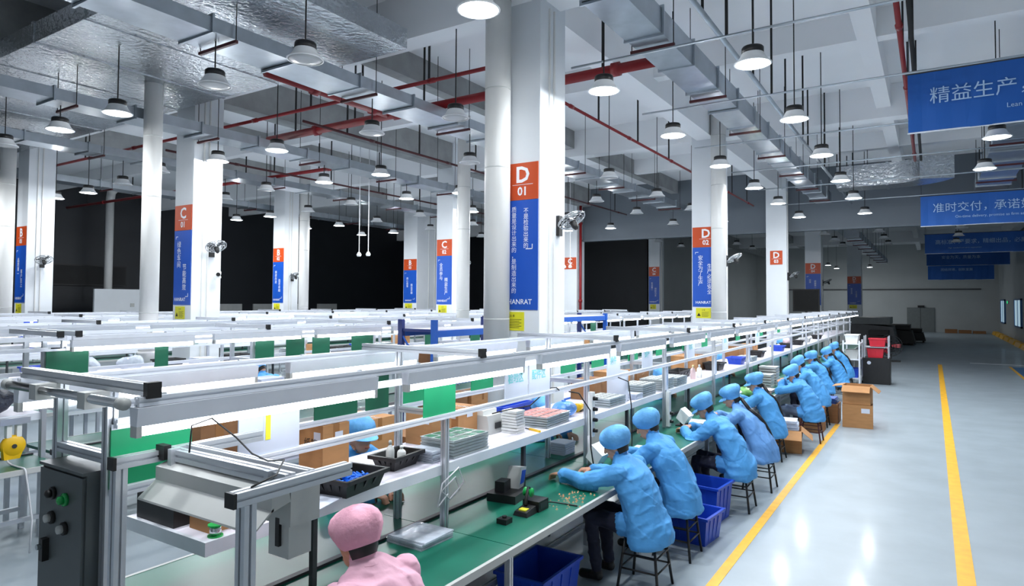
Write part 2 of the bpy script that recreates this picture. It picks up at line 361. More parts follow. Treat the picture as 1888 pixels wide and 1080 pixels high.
# foil-wrapped wide duct across the near bay, one panel after the other
t = thing('foil_duct', 'wide foil wrapped duct crossing the near ceiling bay', 'duct', (0, 0, 6.02))
mp_ = MB().box(.01, 1.49, 4.2, 7.25, 0, .3).mesh('foil_panel', FOIL)
ms = MB().box(-.03, .03, 4.18, 7.27, -.012, .31).mesh('foil_tape', FOIL)
for k in range(15):
    x = -29+k*1.5; inst('foil_panel', mp_, t, (x, 0, 0)); inst('foil_tape', ms, t, (x, 0, 0))
t = thing('foil_duct', 'second foil wrapped duct with flat crinkled panels nearer the camera bay', 'duct', (0, 0, 6.03))
mp_ = MB().box(.01, 1.49, -.4, 3.1, 0, .3).mesh('foil_panel', FOIL)
for k in range(15): inst('foil_panel', mp_, t, (-29+k*1.5, 0, 0))
# curved foil elbow over the aisle
t = thing('curved_duct', 'curved foil wrapped duct elbow in front of the grey header wall', 'duct', (-1.9, 21, 5.55))
R = []
for k in range(9):
    a = math.radians(90-k*9); cx, cy = 1.0, -1.1
    R.append([(cx+(1.1+q)*math.cos(a), cy+(1.1+q)*math.sin(a), z) for q, z in ((-.4, 0), (.4, 0), (.4, .6), (-.4, .6))])
MB().rings(R).build('elbow', FOIL, t)
MB().box(-.35, 1.0, -.4, .4, 0, .6).build('straight_run', FOIL, t)
for k in range(2): MB().box(k*.9-.03, k*.9+.03, -.42, .42, -.02, .62).build('foil_tape', FOIL, t)
MB().cyl((.4, 0, .6), (.4, 0, 1.55), .01, n=5).build('hanger_rod', BLKR, t)
# ------------------------------------------------------------------ red sprinkler pipes
def pipe(p0, p1, r, m, label, drops=0, fit=0, name='sprinkler_pipe'):
    t = thing(name, label, 'pipe', p0); v = Vector(p1)-Vector(p0)
    MB().cyl((0, 0, 0), v, r, n=8).build('pipe_run', m, t, True)
    n = drops
    for k in range(n):
        q = v*((k+.5)/n); MB().box(q.x-.014, q.x+.014, q.y-.014, q.y+.014, 0, H-p0[2]).build('hanger_rod', BLKR, t)
    for k in range(fit):
        q = v*((k+.7)/fit); MB().cyl(q-v.normalized()*.06, q+v.normalized()*.06, r*1.35, n=8).build('coupling', m, t, True)
    return t
pipe((-12.6, 9.45, 5.9), (-3.4, 9.35, 5.9), .085, REDP, 'thick red sprinkler main crossing past the D 01 column', 5, 4)
pipe((-8.9, 6.6, 5.92), (-8.9, 9.4, 5.92), .085, REDP, 'short thick red main joining the cross main', 2, 2)
pipe((-29, 8.42, 5.97), (-5.6, 8.42, 5.97), .035, REDP, 'thin red branch pipe along the foil duct edge', 8, 5)
pipe((-5.4, 8.5, 5.78), (-5.4, 24.6, 5.78), .028, REDP, 'thin red branch pipe running along the D column row', 8, 6)
pipe((-10.3, 8.5, 5.78), (-10.3, 24.6, 5.78), .028, DRED, 'thin dark red branch pipe left of the second duct', 7, 6)
pipe((-15.1, 8.5, 5.78), (-15.1, 24.6, 5.78), .028, DRED, 'thin dark red branch pipe beyond the C column row', 8, 6)
pipe((-.33, 8, 6.0), (-.33, 19.9, 6.0), .035, REDP, 'thin red pipe above the ends of the blue banners', 5, 4)
pipe((-.2, 8, 6.0), (-.2, 19.9, 6.0), .03, BLKR, 'thin black pipe above the ends of the blue banners', 5, 0, 'black_pipe')
pipe((-29, 12.4, 5.9), (-12.7, 12.4, 5.9), .05, REDP, 'red branch main across the rear left bay', 5, 4)
pipe((-2.3, 6.5, 5.8), (-2.3, 25.2, 5.72), .035, GALV, 'long grey conduit slanting along beside the near duct', 7, 0, 'conduit')
pipe((.3, 24.6, 5.3), (4.2, 24.6, 5.3), .04, REDP, 'red pipe in front of the header wall by the right wall', 2, 0)
pipe((-12.55, 25.0, 0), (-12.55, 25.0, 6.6), .06, REDP, 'vertical red riser pipe beside the C 03 column', 0, 2)
for k, y in enumerate((4.95, 7.8, 10.4, 13.3, 16.3, 19.2, 22.6)):
    pipe((-4.1, y+.08, 5.47), (4.2, y+.08, 5.47), .016, GALV, 'slim lamp conduit crossing above the aisle', 2, 0, 'lamp_conduit')['group'] = 'slim lamp conduits'
# ------------------------------------------------------------------ high-bay lamps
def lamp_proto(lit):
    lab = ('lit white high-bay lamp hanging from a thin rod in a ceiling row', 'unlit white high-bay lamp hanging from a thin rod in a ceiling row')[0 if lit else 1]
    t = thing('high_bay_lamp', lab, 'lamp', (0, 0, 0), group='lit high-bay lamps' if lit else 'unlit high-bay lamps')
    MB().lathe([(.02, .20), (.11, .195), (.122, .18), (.122, .12), (.10, .105)], n=20).build('driver_cap', BLK, t, True)
    MB().lathe([(.115, .125), (.125, .11), (.150, .06), (.190, .012), (.207, .004), (.207, -.004), (.19, -.005)], n=24, close=False).build('shade', LAMPW, t, True)
    MB().lathe([(.001, .008), (.19, .004), (.19, -.002), (.10, -.006), (.001, -.008)], n=24).build('lens', LENS_ON if lit else LENS_OFF, t, True)
    ROD[lit] = MB().cyl((0, 0, .19), (0, 0, H-5.03), .009, n=6).build('rod', BLKR, t).data
    ROD[lit+4] = MB().cyl((0, 0, .19), (0, 0, 5.43-5.03), .009, n=6).mesh('rod', BLKR); ROD[lit+6] = MB().cyl((0, 0, .19), (0, 0, 6.03-5.03), .009, n=6).mesh('rod', BLKR)
    ROD[lit+2] = MB().cyl((0, 0, .19), (0, 0, 5.6-5.03), .009, n=6).mesh('rod', BLKR)
    return t
ROD = {}
filld = bpy.data.lights.new('ceiling_fill_light', 'POINT'); filld.energy = CEIL_FILL_W; filld.shadow_soft_size = .02; filld.color = (.93, .97, 1)  # added fill for the ceiling, on top of the lamp's own disc light
discd = bpy.data.lights.new('high_bay_disc', 'AREA'); discd.shape = 'DISK'; discd.size = .36; discd.energy = HIGH_BAY_W; discd.color = (.93, .97, 1)
P1 = None; P0 = None
def lamp(x, y, lit, z=5.03):
    global P1, P0
    if lit:
        if P1 is None: P1 = o = lamp_proto(1); o.location = (x, y, z)
        else: o = dup(P1, (x, y, z))
        sp = bpy.data.objects.new('added_fill_light', filld); COL.objects.link(sp); sp.location = (x, y, z-.034)
        dc = bpy.data.objects.new('lamp_disc_light', discd); COL.objects.link(dc); dc.location = (x, y, z-.012)
    else:
        if P0 is None: P0 = o = lamp_proto(0); o.location = (x, y, z)
        else: o = dup(P0, (x, y, z))
    for c in o.children:
        if not c.name.startswith('rod'): continue      # the rod ends at whatever the lamp hangs from
        if y < 24.5 and -12.13 < x < -11.55: c.data = ROD[lit+4]
        elif y < 24.5 and (-8.1 < x < -7.42 or -16.5 < x < -15.9): c.data = ROD[lit+2]
        elif x < -6.5 and any(a < y < b for a, b in FOILY): c.data = ROD[lit+6]
YR = (-.9, 1.9, 4.95, 7.75, 10.45, 13.3, 16.3, 19.2, 22.6)
for x in (.93, -1.7, -3.56, -10.1, -11.9, -18.4, -20.2):
    for y in YR:
        if x < -15 and (y < 4 or y > 22): continue
        if y < 4 and not (y > 1 and -4 < x < 0): continue  # unseen lit lamps nearest the camera are added to brighten the near bench
        if x > 0 and y not in (13.3, 16.3): continue
        lamp(x, y+(.6 if x < -15 else 0), True)
for x in (-5.98, -7.7, -14.0, -16.3):
    for y in YR[2:]: lamp(x, y+(.4 if x < -15 else 0), False)
for x in (.93, -1.7, -3.6, -7.8, -10.5):
    for y in (28.8, 32.0, 35.2): lamp(x, y, False)
for x, y in ((-6.4, 58.0), (-4.0, 57.0), (-6.4, 53.0)): lamp(x, y, True)
# ================================================================== WORKBENCH LINES
PITCH = 2.16
TUBEP = {}
def tube_light(x, y, z, L, label, group, rzflip=1):
    key = round(L, 2)
    if key not in TUBEP:
        t = thing('tube_light', label, 'lamp', (x, y, z), group=group)
        MB().hexa([(-.022, 0, -.015), (.022, 0, -.015), (.022, L, -.015), (-.022, L, -.015), (-.03, 0, .055), (.03, 0, .055), (.03, L, .055), (-.03, L, .055)]).build('housing', ALUW, t)
        MB().cyl((0, .02, -.034), (0, L-.02, -.034), .021, n=10).build('tube', TUBEM, t, True)
        for a in (0, L-.02): MB().box(-.022, .022, a, a+.02, -.056, -.014).build('end_cap', GREYPL, t)
        MB().box(-.008, .008, .1, .12, .05, .10).box(-.008, .008, L-.12, L-.1, .05, .10).build('hanger_clip', ALU, t)
        TUBEP[key] = t; return t
    return dup(TUBEP[key], (x, y, z), label=label, group=group)
def bench(cx, y0, n, hw, label, which, near=False, tubes=(1, -1), tubeskip=0):
    t = thing('workbench_line', label, 'workbench', (cx, y0, 0)); L = n*PITCH
    def bar(nm, axis, a0, a1, u, v, wd=.04, m=ALU, parent=t):
        mb = MB()
        if near: mb.slot(axis, a0, a1, u, v, wd)
        else:
            h = wd/2
            if axis == 'x': mb.box(a0, a1, u-h, u+h, v-h, v+h)
            elif axis == 'y': mb.box(u-h, u+h, a0, a1, v-h, v+h)
            else: mb.box(u-h, u+h, v-h, v+h, a0, a1)
        return mb.build(nm, m, parent)
    # shared pieces
    def proto(f): return f.data
    for k in range(n+1):
        y = k*PITCH
        if k == 0:
            post = bar('post', 'z', 0, 1.93, .21, y, .042); postL = bar('post', 'z', 0, 1.93, -.21, y, .042)
            cb = bar('cross_bar', 'x', -.56, .5, y, 1.955, .046); caps = MB().box(.5, .53, y-.027, y+.027, 1.925, 1.985).build('end_cap', BLK, cb)
            lb = bar('low_cross_bar', 'x', -.19, .19, y, 1.66, .04); leg = bar('table_leg', 'z', 0, .73, hw-.06, y, .04); legL = bar('table_leg', 'z', 0, .73, -hw+.06, y, .04)
            rp = MB().box(.19, .23, -.02, .02, 0, 1.80).mesh('post', ALU)
            if near: rp = MB().slot('z', 0, 1.80, .21, 0, .042).mesh('post', ALU)
        else:
            inst('post', rp, t, (0, y, 0)); inst('post', postL.data, t, (0, y, 0))
            c2 = inst('cross_bar', cb.data, t, (0, y, 0)); inst('end_cap', caps.data, c2)
            inst('low_cross_bar', lb.data, t, (0, y, -.13)); inst('table_leg', leg.data, t, (0, y, 0)); inst('table_leg', legL.data, t, (0, y, 0))
    for x in (.25, -.25):
        for z in (1.80, 1.53): bar('board_rail', 'y', 0, L, x, z, .036, ALUW)
    for x in (.5, -.5): bar('lamp_rail', 'y', -.05, L+.05, x, 1.915, .036, ALUW)
    sm = MB().box(-.48, .18, .004, PITCH-.004, 1.165, 1.19).mesh('shelf_board', MINT)
    lip = MB().box(.18, .2, 0, PITCH, 1.125, 1.19).mesh('shelf_lip', ALUW)
    tm = MB().box(.02, hw-.025, .004, PITCH-.004, .73, .76).mesh('table_mat', ESD)
    tml = MB().box(-hw+.025, -.02, .004, PITCH-.004, .73, .76).mesh('table_mat', ESD)
    te = MB().box(hw-.025, hw, 0, PITCH, .715, .762).mesh('table_edge', GREYPL); tel = MB().box(-hw, -hw+.025, 0, PITCH, .715, .762).mesh('table_edge', GREYPL)
    tb = MB().box(-.02, .02, 0, PITCH, .72, .775).mesh('belt_guide', STEELG)
    up = MB().box(.155, .185, -.015, .015, .76, 1.165).mesh('shelf_support', STEELG)
    for k in range(n):
        y = k*PITCH
        if not (near and k == 0): inst('shelf_board', sm, t, (0, y, 0)); inst('shelf_lip', lip, t, (0, y, 0))
        for nm, me in (('table_mat', tm), ('table_mat', tml), ('table_edge', te), ('table_edge', tel), ('belt_guide', tb)): inst(nm, me, t, (0, y, 0))
        inst('shelf_support', up, t, (0, y+PITCH/2, 0))
    if near:
        MB().box(-.48, .18, .45, PITCH-.004, 1.165, 1.19).build('shelf_board', MINT, t); MB().box(.18, .2, .45, PITCH, 1.125, 1.19).build('shelf_lip', ALUW, t); MB().box(-.48, .2, .43, .45, 1.125, 1.19).build('shelf_lip', ALUW, t)
    bar('stretcher', 'y', 0, L, .21, .2, .04); bar('stretcher', 'y', 0, L, -.21, .2, .04)
    k = 0; y = -.06+tubeskip
    while y+1.25 < L:
        for sd in tubes:
            tube_light(cx+sd*.5, y0+y, 1.84, 1.25, 'lit fluorescent tube lamp under a rail of the %s bench line' % which, 'tube lamps of the %s bench line' % which)
        y += 1.49
    return t
bench(-3.0, 1.37, 13, .79, 'long aluminium workbench line with green mats beside the aisle', 'aisle side', near=True)
bench(-7.5, .8, 1, .62, 'short aluminium workbench in line before the second bench line', 'short')
bench(-7.5, 3.12, 10, .62, 'second aluminium workbench line left of the D 01 column', 'second')
bench(-10.6, 2.6, 10, .62, 'third aluminium workbench line just right of the C columns', 'third')
bench(-14.7, 4.2, 9, .62, 'fourth aluminium workbench line behind the C columns', 'fourth')
bench(-18.0, 5.0, 8, .62, 'fifth aluminium workbench line right of the B columns', 'fifth', tubes=(1,))
# near end: round bar, slats between the posts, control box
t = thing('round_rail', 'round steel bar clamped under the end frame of the aisle side bench', 'rail', (-3.0, 1.285, 1.91))
MB().cyl((-.52, 0, 0), (.47, 0, 0), .019, n=12).build('bar', SILVER, t, True)
MB().cyl((-.535, 0, 0), (-.5, 0, 0), .024, n=12).build('end_plug', GREYPL, t, True); MB().cyl((.45, 0, 0), (.485, 0, 0), .024, n=12).build('end_plug', GREYPL, t, True)
for x in (-.21, .21): MB().box(x-.03, x+.03, -.026, .068, -.04, .024).build('clamp', GREYPL, t)
t = thing('control_box', 'grey steel control box with push buttons on the bench end', 'control box', (-3.0, 1.345, 1.0))
MB().box(-.187, .187, -.045, .10, 0, .60).build('body', GREYBOX, t); MB().box(-.18, .18, -.058, -.045, .01, .59).build('door', GREYBOX, t)
MB().box(-.187, .187, -.06, .10, .60, .612).build('top_lip', GREYBOX, t)
for x, z, m, nm in ((-.055, .50, BLK, 'black_button'), (.05, .49, GREENBTN, 'green_button'), (-.06, .40, BLKR, 'selector_switch'), (.05, .375, BLKR, 'selector_switch')):
    bt = MB().lathe([(.026, 0), (.026, -.012), (.02, -.014)], (x, -.058, z), 14, 'y').build(nm, BLKR if nm == 'selector_switch' else m, t, True)
    MB().lathe([(.017, -.012), (.016, -.03), (.001, -.036)], (x, -.058, z), 14, 'y').build('cap', GREYPL if nm == 'selector_switch' else m, bt, True)
MB().box(-.115, -.085, -.083, -.058, .22, .31).build('latch', BLK, t); MB().cyl((-.10, -.083, .28), (-.10, -.098, .28), .012, n=8).build('key', SILVER, t)
# low lamp frame in front of the end
t = thing('inspection_stand', 'low aluminium frame carrying a tilted lamp at the bench end', 'stand', (0, 0, 0))
def fbar(nm, ax, a0, a1, u, v, wd=.045): return MB().slot(ax, a0, a1, u, v, wd).build(nm, ALU, t)
a = fbar('side_rail', 'y', 1.32, 1.98, -2.66, 1.665); MB().box(-2.684, -2.636, 1.31, 1.322, 1.641, 1.689).build('end_cap', BLK, a)
b = fbar('side_rail', 'y', 1.29, 1.78, -1.87, 1.665); MB().box(-1.894, -1.846, 1.28, 1.292, 1.641, 1.689).build('end_cap', BLK, b)
fbar('cross_rail', 'x', -2.64, -1.89, 1.53, 1.672); fbar('cross_rail', 'x', -2.64, -1.89, 1.62, 1.672, .035)
fbar('post', 'z', 0, 1.642, -2.66, 1.343); fbar('post', 'z', 0, 1.642, -1.87, 1.343)
MB().box(-2.66, -2.60, 1.485, 1.515, 1.652, 1.71).build('corner_bracket', BLK, t)
fbar('low_rail', 'x', -2.64, -1.89, 1.325, .69); fbar('low_rail', 'y', 1.36, 1.7, -2.66, .69)
t = thing('trough_lamp', 'unlit white trough lamp slung under the low frame at the bench end', 'lamp', (-2.27, 1.50, 1.53))
MB().hexa([(-.36, -.03, .04), (.36, -.03, .04), (.36, .05, .06), (-.36, .05, .06), (-.36, -.03, .10), (.36, -.03, .10), (.36, .04, .12), (-.36, .04, .12)]).build('body', GREYPL, t)
MB().hexa([(-.36, -.10, -.015), (.36, -.10, -.015), (.36, -.02, .045), (-.36, -.02, .045), (-.36, -.098, -.008), (.36, -.098, -.008), (.36, -.02, .055), (-.36, -.02, .055)]).build('reflector', GREYPL, t)
for x in (-.3, .3): MB().box(x-.012, x+.012, -.01, .03, .10, .17).build('strap', ALU, t)
t = thing('power_adapter', 'grey power adapter boxes strapped below the low frame rail', 'adapter', (-1.99, 1.60, 1.50))
MB().box(-.08, .08, -.05, .08, .0, .14).build('body', GREYPL, t); MB().box(-.05, .06, -.04, .06, -.12, .0).build('lower_body', GREYPL, t); MB().box(.0, .02, -.052, -.04, -.08, .02).build('clip', BLK, t)
tag(MB().tube([(-2.45, 1.5, 1.70), (-2.47, 1.52, 1.80), (-2.40, 1.56, 1.83), (-2.3, 1.6, 1.76), (-2.2, 1.6, 1.71), (-2.05, 1.56, 1.71), (-1.95, 1.55, 1.73), (-1.9, 1.48, 1.70), (-1.87, 1.36, 1.69)], .0035).build('lamp_cable', BLK, smooth=True), 'thin black cable looped over the low lamp frame', 'cable')
# ------------------------------------------------------------------ boards hung between the rails
def board(x, y0, y1, z0, z1, m, label, group=None, print_=None, tape=False):
    t = thing('hanging_board', label, 'board', (x, y0, z0), group=group); L = y1-y0; h = z1-z0
    MB().box(-.004, .004, 0, L, 0, h).build('panel', m, t)
    MB().box(-.006, .006, 0, L, h-.01, h+.012).build('clip_strip', ALUW, t)
    if print_: text('print', print_, h*.34, TEAL, t, (.0055, L*.45, h*.62), (math.pi/2, 0, math.pi/2), sx=.9, bold=.002)
    if tape: MB().box(.0042, .0062, L*.42, L*.50, h*.42, h*.88).build('tape_strip', YSTRIP, t); MB().box(.0042, .0058, L*.385, L*.415, h*.42, h*.88).build('tape_strip', PAPER, t)
board(-2.763, 1.36, 1.70, 1.54, 1.785, GREENB, 'large bright green board on the end of the aisle side bench')
board(-2.745, 1.92, 2.27, 1.49, 1.79, PAPER, 'white board with a yellow tape strip hung on the aisle side bench', tape=True)
board(-2.745, 3.25, 3.58, 1.54, 1.79, GREENB, 'bright green board beside the second post of the aisle side bench')
board(-2.745, 4.20, 4.53, 1.54, 1.79, PAPER, 'white board with teal print, left one of a touching pair', print_='检验区')
board(-2.745, 4.55, 4.89, 1.54, 1.79, PAPER, 'white board with teal print, right one of a touching pair', print_='配件区')
for y, s in ((6.06, '插件'), (7.0, '焊接'), (8.6, '组装'), (10.35, '测试'), (12.6, '包装')):
    board(-2.745, y, y+.32, 1.54, 1.79, PAPER, 'single white board with pale teal print farther down the aisle side bench', 'single white boards with teal print', s)
for a, b in ((2.9, 3.18),):
    board(-3.245, 2.80, 3.16, 1.545, 1.785, DGREEN, 'dark green board on the far rail, left one of a pair'); board(-3.245, 3.24, 3.46, 1.545, 1.785, DGREEN, 'dark green board on the far rail, right one of a pair')
for y in (3.55, 4.45, 6.02, 6.75, 7.8, 8.8, 9.95, 10.95, 13.2, 15.3, 17.3):
    board(-3.245, y, y+.32, 1.545, 1.785, GREENB, 'green board hung on the far rails of the aisle side bench', 'green boards on the far rails')
for y0, y1 in ((2.95, 3.33), (4.01, 4.16), (5.29, 5.57), (5.76, 6.06), (6.2, 6.51), (6.93, 7.37), (8.6, 8.95), (9.9, 10.2), (11.3, 11.6), (13.2, 13.5), (15, 15.3)):
    board(-7.245, y0, y1, 1.54, 1.79, DGREEN, 'dark green board hung on the second bench line', 'green boards of the second bench line')
for y in (4.8, 6.1, 7.6, 9.2, 11.0, 12.8):
    board(-10.345, y, y+.35, 1.54, 1.79, DGREEN, 'green board hung on the third bench line', 'green boards of the third bench line')
for i, y in enumerate((6.2, 6.5)):
    board(-14.45, 5.2+i*.45, 5.6+i*.45, 1.56, 1.86, BLUEPL, 'blue board on the fourth bench line near the pale partition', 'blue boards of the fourth bench line')
# vertical number plates on the posts
for i, y in enumerate((7.85, 10.01, 12.17)):
    t = thing('post_plate', 'narrow white plate with blue characters strapped to a bench post', 'sign', (-2.765, y-.035, 1.22), group='narrow post plates')
    MB().box(0, .012, 0, .075, 0, .288).build('plate', PAPER, t)
    text('print', '作\n业\n指\n导', .055, PALEB, t, (.0135, .0375, .144), (math.pi/2, 0, math.pi/2), line=.9)
# ================================================================== SMALL THINGS ON THE BENCHES
SH = 1.19; TB = .76
def crate(name, label, cat, loc, a, b, h, m, rz=0, rim=.015, th=.012, tap=.03, group=None, ribs=True):
    """open box with tapered sides, floor, rim and outside ribs"""
    t = thing(name, label, cat, loc, rz, group)
    A, B = a/2, b/2; C, D = A-tap, B-tap; mb = MB()
    def wall(p, q, ip, iq): mb.hexa([p[0], q[0], iq[0], ip[0], p[1], q[1], iq[1], ip[1]])
    O = [((-C, -D, 0), (-A, -B, h)), ((C, -D, 0), (A, -B, h)), ((C, D, 0), (A, B, h)), ((-C, D, 0), (-A, B, h))]
    I = [((-C+th, -D+th, 0), (-A+th, -B+th, h)), ((C-th, -D+th, 0), (A-th, -B+th, h)), ((C-th, D-th, 0), (A-th, B-th, h)), ((-C+th, D-th, 0), (-A+th, B-th, h))]
    for k in range(4): wall(O[k], O[(k+1) % 4], I[k], I[(k+1) % 4])
    mb.box(-C, C, -D, D, 0, .01); mb.build('body', m, t)
    r = rim
    MB().box(-A-r, A+r, -B-r, -B+th*.5, h-.02, h+.004).box(-A-r, A+r, B-th*.5, B+r, h-.02, h+.004).box(-A-r, -A+th*.5, -B, B, h-.02, h+.004).box(A-th*.5, A+r, -B, B, h-.02, h+.004).build('rim', m, t)
    if ribs:
        mb = MB()
        for k in range(3):
            f = (k+1)/4*2-1
            for sg in (-1, 1):
                mb.hexa([(C*f-.012, sg*(D+.004), .02), (C*f+.012, sg*(D+.004), .02), (C*f+.012, sg*(D-.01), .02), (C*f-.012, sg*(D-.01), .02), (A*f-.012, sg*(B+.006), h-.02), (A*f+.012, sg*(B+.006), h-.02), (A*f+.012, sg*(B-.01), h-.02), (A*f-.012, sg*(B-.01), h-.02)])
                mb.hexa([(sg*(C+.004), D*f-.012, .02), (sg*(C-.01), D*f-.012, .02), (sg*(C-.01), D*f+.012, .02), (sg*(C+.004), D*f+.012, .02), (sg*(A+.006), B*f-.012, h-.02), (sg*(A-.01), B*f-.012, h-.02), (sg*(A-.01), B*f+.012, h-.02), (sg*(A+.006), B*f+.012, h-.02)])
        mb.build('ribs', m, t)['kind'] = 'stuff'
    return t
def carton(label, loc, a, b, h, rz=0, open_=False, m=None, group=None, printed=None, label_=False, name='cardboard_box'):
    t = thing(name, label, 'box', loc, rz, group); A, B = a/2, b/2; m = m or CARD
    if open_:
        th = .006
        MB().box(-A, A, -B, -B+th, 0, h).box(-A, A, B-th, B, 0, h).box(-A, -A+th, -B+th, B-th, 0, h).box(A-th, A, -B+th, B-th, 0, h).box(-A+th, A-th, -B+th, B-th, 0, th).build('body', m, t)
        f = b*.42
        for sx, sy, ang in ((0, -1, 35), (0, 1, 20), (1, 0, 40), (-1, 0, 10)):
            ca, sa = math.cos(math.radians(ang))*f, -math.sin(math.radians(ang))*f
            if sy: P = [(-A, sy*B, h), (A, sy*B, h), (A, sy*(B+ca), h+sa), (-A, sy*(B+ca), h+sa)]
            else: P = [(sx*A, -B, h), (sx*A, B, h), (sx*(A+ca), B, h+sa), (sx*(A+ca), -B, h+sa)]
            MB().hexa([(x, y, z-.004) for x, y, z in P]+[(x, y, z+.002) for x, y, z in P]).build('flap', m, t)
    else:
        MB().box(-A, A, -B, B, 0, h-.003).build('body', m, t)
        MB().box(-A, A, -B, -.003, h-.003, h).build('flap', m, t); MB().box(-A, A, .003, B, h-.003, h).build('flap', m, t)
        MB().box(-A-.001, A+.001, -.025, .025, h-.001, h+.001).box(A, A+.0012, -.025, .025, h*.72, h).build('tape', TAPE, t)
    if printed: text('print', printed, h*.2, INK, t, (0, -B-.002, h*.62)); 
    if label_:
        MB().box(A*.25, A*.8, -B-.0015, -B, h*.66, h*.86).build('shipping_label', PAPER, t)
        MB().box(A+.0005, A+.0015, -B*.1, B*.5, h*.66, h*.84).build('shipping_label', PAPER, t)
    return t
# --- near end of the aisle side bench
c = crate('parts_crate', 'black crate of blue cables on the edge of the white shelf', 'crate', (-2.89, 2.76, SH), .27, .36, .10, BLK, rz=.12)
mb = MB()
for k in range(26):
    a0 = rng.uniform(0, 6.28); x, y = rng.uniform(-.045, .045), rng.uniform(-.09, .09)
    mb.tube([(x+.05*math.cos(a0+s)*1.1, y+.04*math.sin(a0+s), .03+.03*rng.rand()+.006*s) for s in np.linspace(0, 4.5, 7)], .007, 5)
mb.build('blue_cable_coil', BLUECAB, c, True)
c = crate('parts_bin', 'small black bin of white bottles right of the black cable crate', 'bin', (-3.03, 3.32, SH), .2, .3, .09, BLK, rz=.1)
def bottle(label, loc, r, h, m, cap=BOTW, group=None):
    t = thing('bottle', label, 'bottle', loc, group=group)
    MB().lathe([(r*.95, 0), (r, .01), (r, h*.62), (r*.8, h*.72), (r*.35, h*.8), (r*.35, h*.86)], n=14).build('body', m, t, True)
    MB().lathe([(r*.42, h*.85), (r*.42, h*.95), (r*.3, h)], n=12).build('cap', cap, t, True); return t
bottle('white pump bottle standing in the small black bin', (-3.035, 3.26, SH+.012), .028, .17, BOTW, GREYPL)
bottle('short white bottle standing in the small black bin', (-3.025, 3.36, SH+.012), .03, .12, BOTW)
def tray_stack(label, loc, a, b, n, m, dz=.022, rz=0, top=None, group=None, cells=(4, 3)):
    t = thing('tray_stack', label, 'trays', loc, rz, group)
    me = MB().box(-a/2, a/2, -b/2, b/2, 0, .004).box(-a/2-.006, a/2+.006, -b/2-.006, b/2+.006, dz*.7, dz*.8).box(-a/2, -a/2+.003, -b/2, b/2, 0, dz*.7).box(a/2-.003, a/2, -b/2, b/2, 0, dz*.7).box(-a/2, a/2, -b/2, -b/2+.003, 0, dz*.7).box(-a/2, a/2, b/2-.003, b/2, 0, dz*.7).mesh('tray', m)
    for k in range(n): inst('tray', me, t, (rng.uniform(-.004, .004), rng.uniform(-.004, .004), k*dz))
    if top:
        z = (n-1)*dz+.005
        mt = MB().cbox(0, 0, .008, a/cells[0]*.72, b/cells[1]*.72, .014).mesh('tray_content', top)
        for i in range(cells[0]):
            for j in range(cells[1]): inst('tray_content', mt, t, (-a/2+a*(i+.5)/cells[0], -b/2+b*(j+.5)/cells[1], z))
    return t
tray_stack('stack of clear trays holding green circuit boards near the second post', (-2.98, 3.89, SH), .30, .42, 6, CLEARPL, .022, top=PCB, cells=(3, 4))
def paper_stack(label, loc, a, b, n, m=PAPER, dz=.006, rz=0, name='sheet_stack', part='sheet', jit=.006, cat='papers', group=None):
    t = thing(name, label, cat, loc, rz, group); me = MB().box(-a/2, a/2, -b/2, b/2, 0, dz*.8).mesh(part, m)
    for k in range(n): inst(part, me, t, (rng.uniform(-jit, jit), rng.uniform(-jit, jit), k*dz), rng.uniform(-.05, .05))
    return t
paper_stack('bundle of bagged sheets between the black bin and the trays', (-2.98, 3.57, SH), .22, .14, 9, BAG, .009)
paper_stack('loose white paper sheets lying at the near end of the shelf', (-2.9, 2.42, SH), .30, .42, 3, PAPER, .002, .3, jit=.03)
t = thing('folding_knife', 'red handled tool on the near shelf edge', 'tool', (-2.86, 2.18, SH), .2)
MB().hexa([(-.02, -.09, 0), (.02, -.09, 0), (.015, .09, 0), (-.015, .09, 0), (-.016, -.09, .02), (.016, -.09, .02), (.012, .09, .02), (-.012, .09, .02)]).build('handle', REDPL, t); MB().box(-.006, .006, .09, .16, .004, .01).build('tip', SILVER, t)
carton('open brown carton standing on the near end of the shelf', (-2.97, 1.98, SH), .17, .2, .1, open_=False)
t = thing('parts_bin', 'black bin with a white label at the near end of the shelf', 'bin', (-3.26, 1.945, SH)); MB().box(-.17, .16, -.12, -.11, 0, .17).box(-.17, .16, .11, .12, 0, .17).box(-.17, -.16, -.11, .11, 0, .17).box(.15, .16, -.11, .11, 0, .17).box(-.16, .15, -.11, .11, 0, .01).build('body', BLK, t); MB().box(.02, .10, -.1215, -.12, .12, .155).build('label_tag', PAPER, t)
t = thing('solder_spool', 'green solder spool standing at the near end of the shelf', 'spool', (-2.845, 1.88, SH)); MB().lathe([(.035, 0), (.035, .006)], n=16).build('lower_flange', DRUM, t); MB().lathe([(.026, .006), (.026, .05)], n=16).build('wire', SILVER, t, True); MB().lathe([(.035, .05), (.035, .056)], n=16).build('upper_flange', DRUM, t)
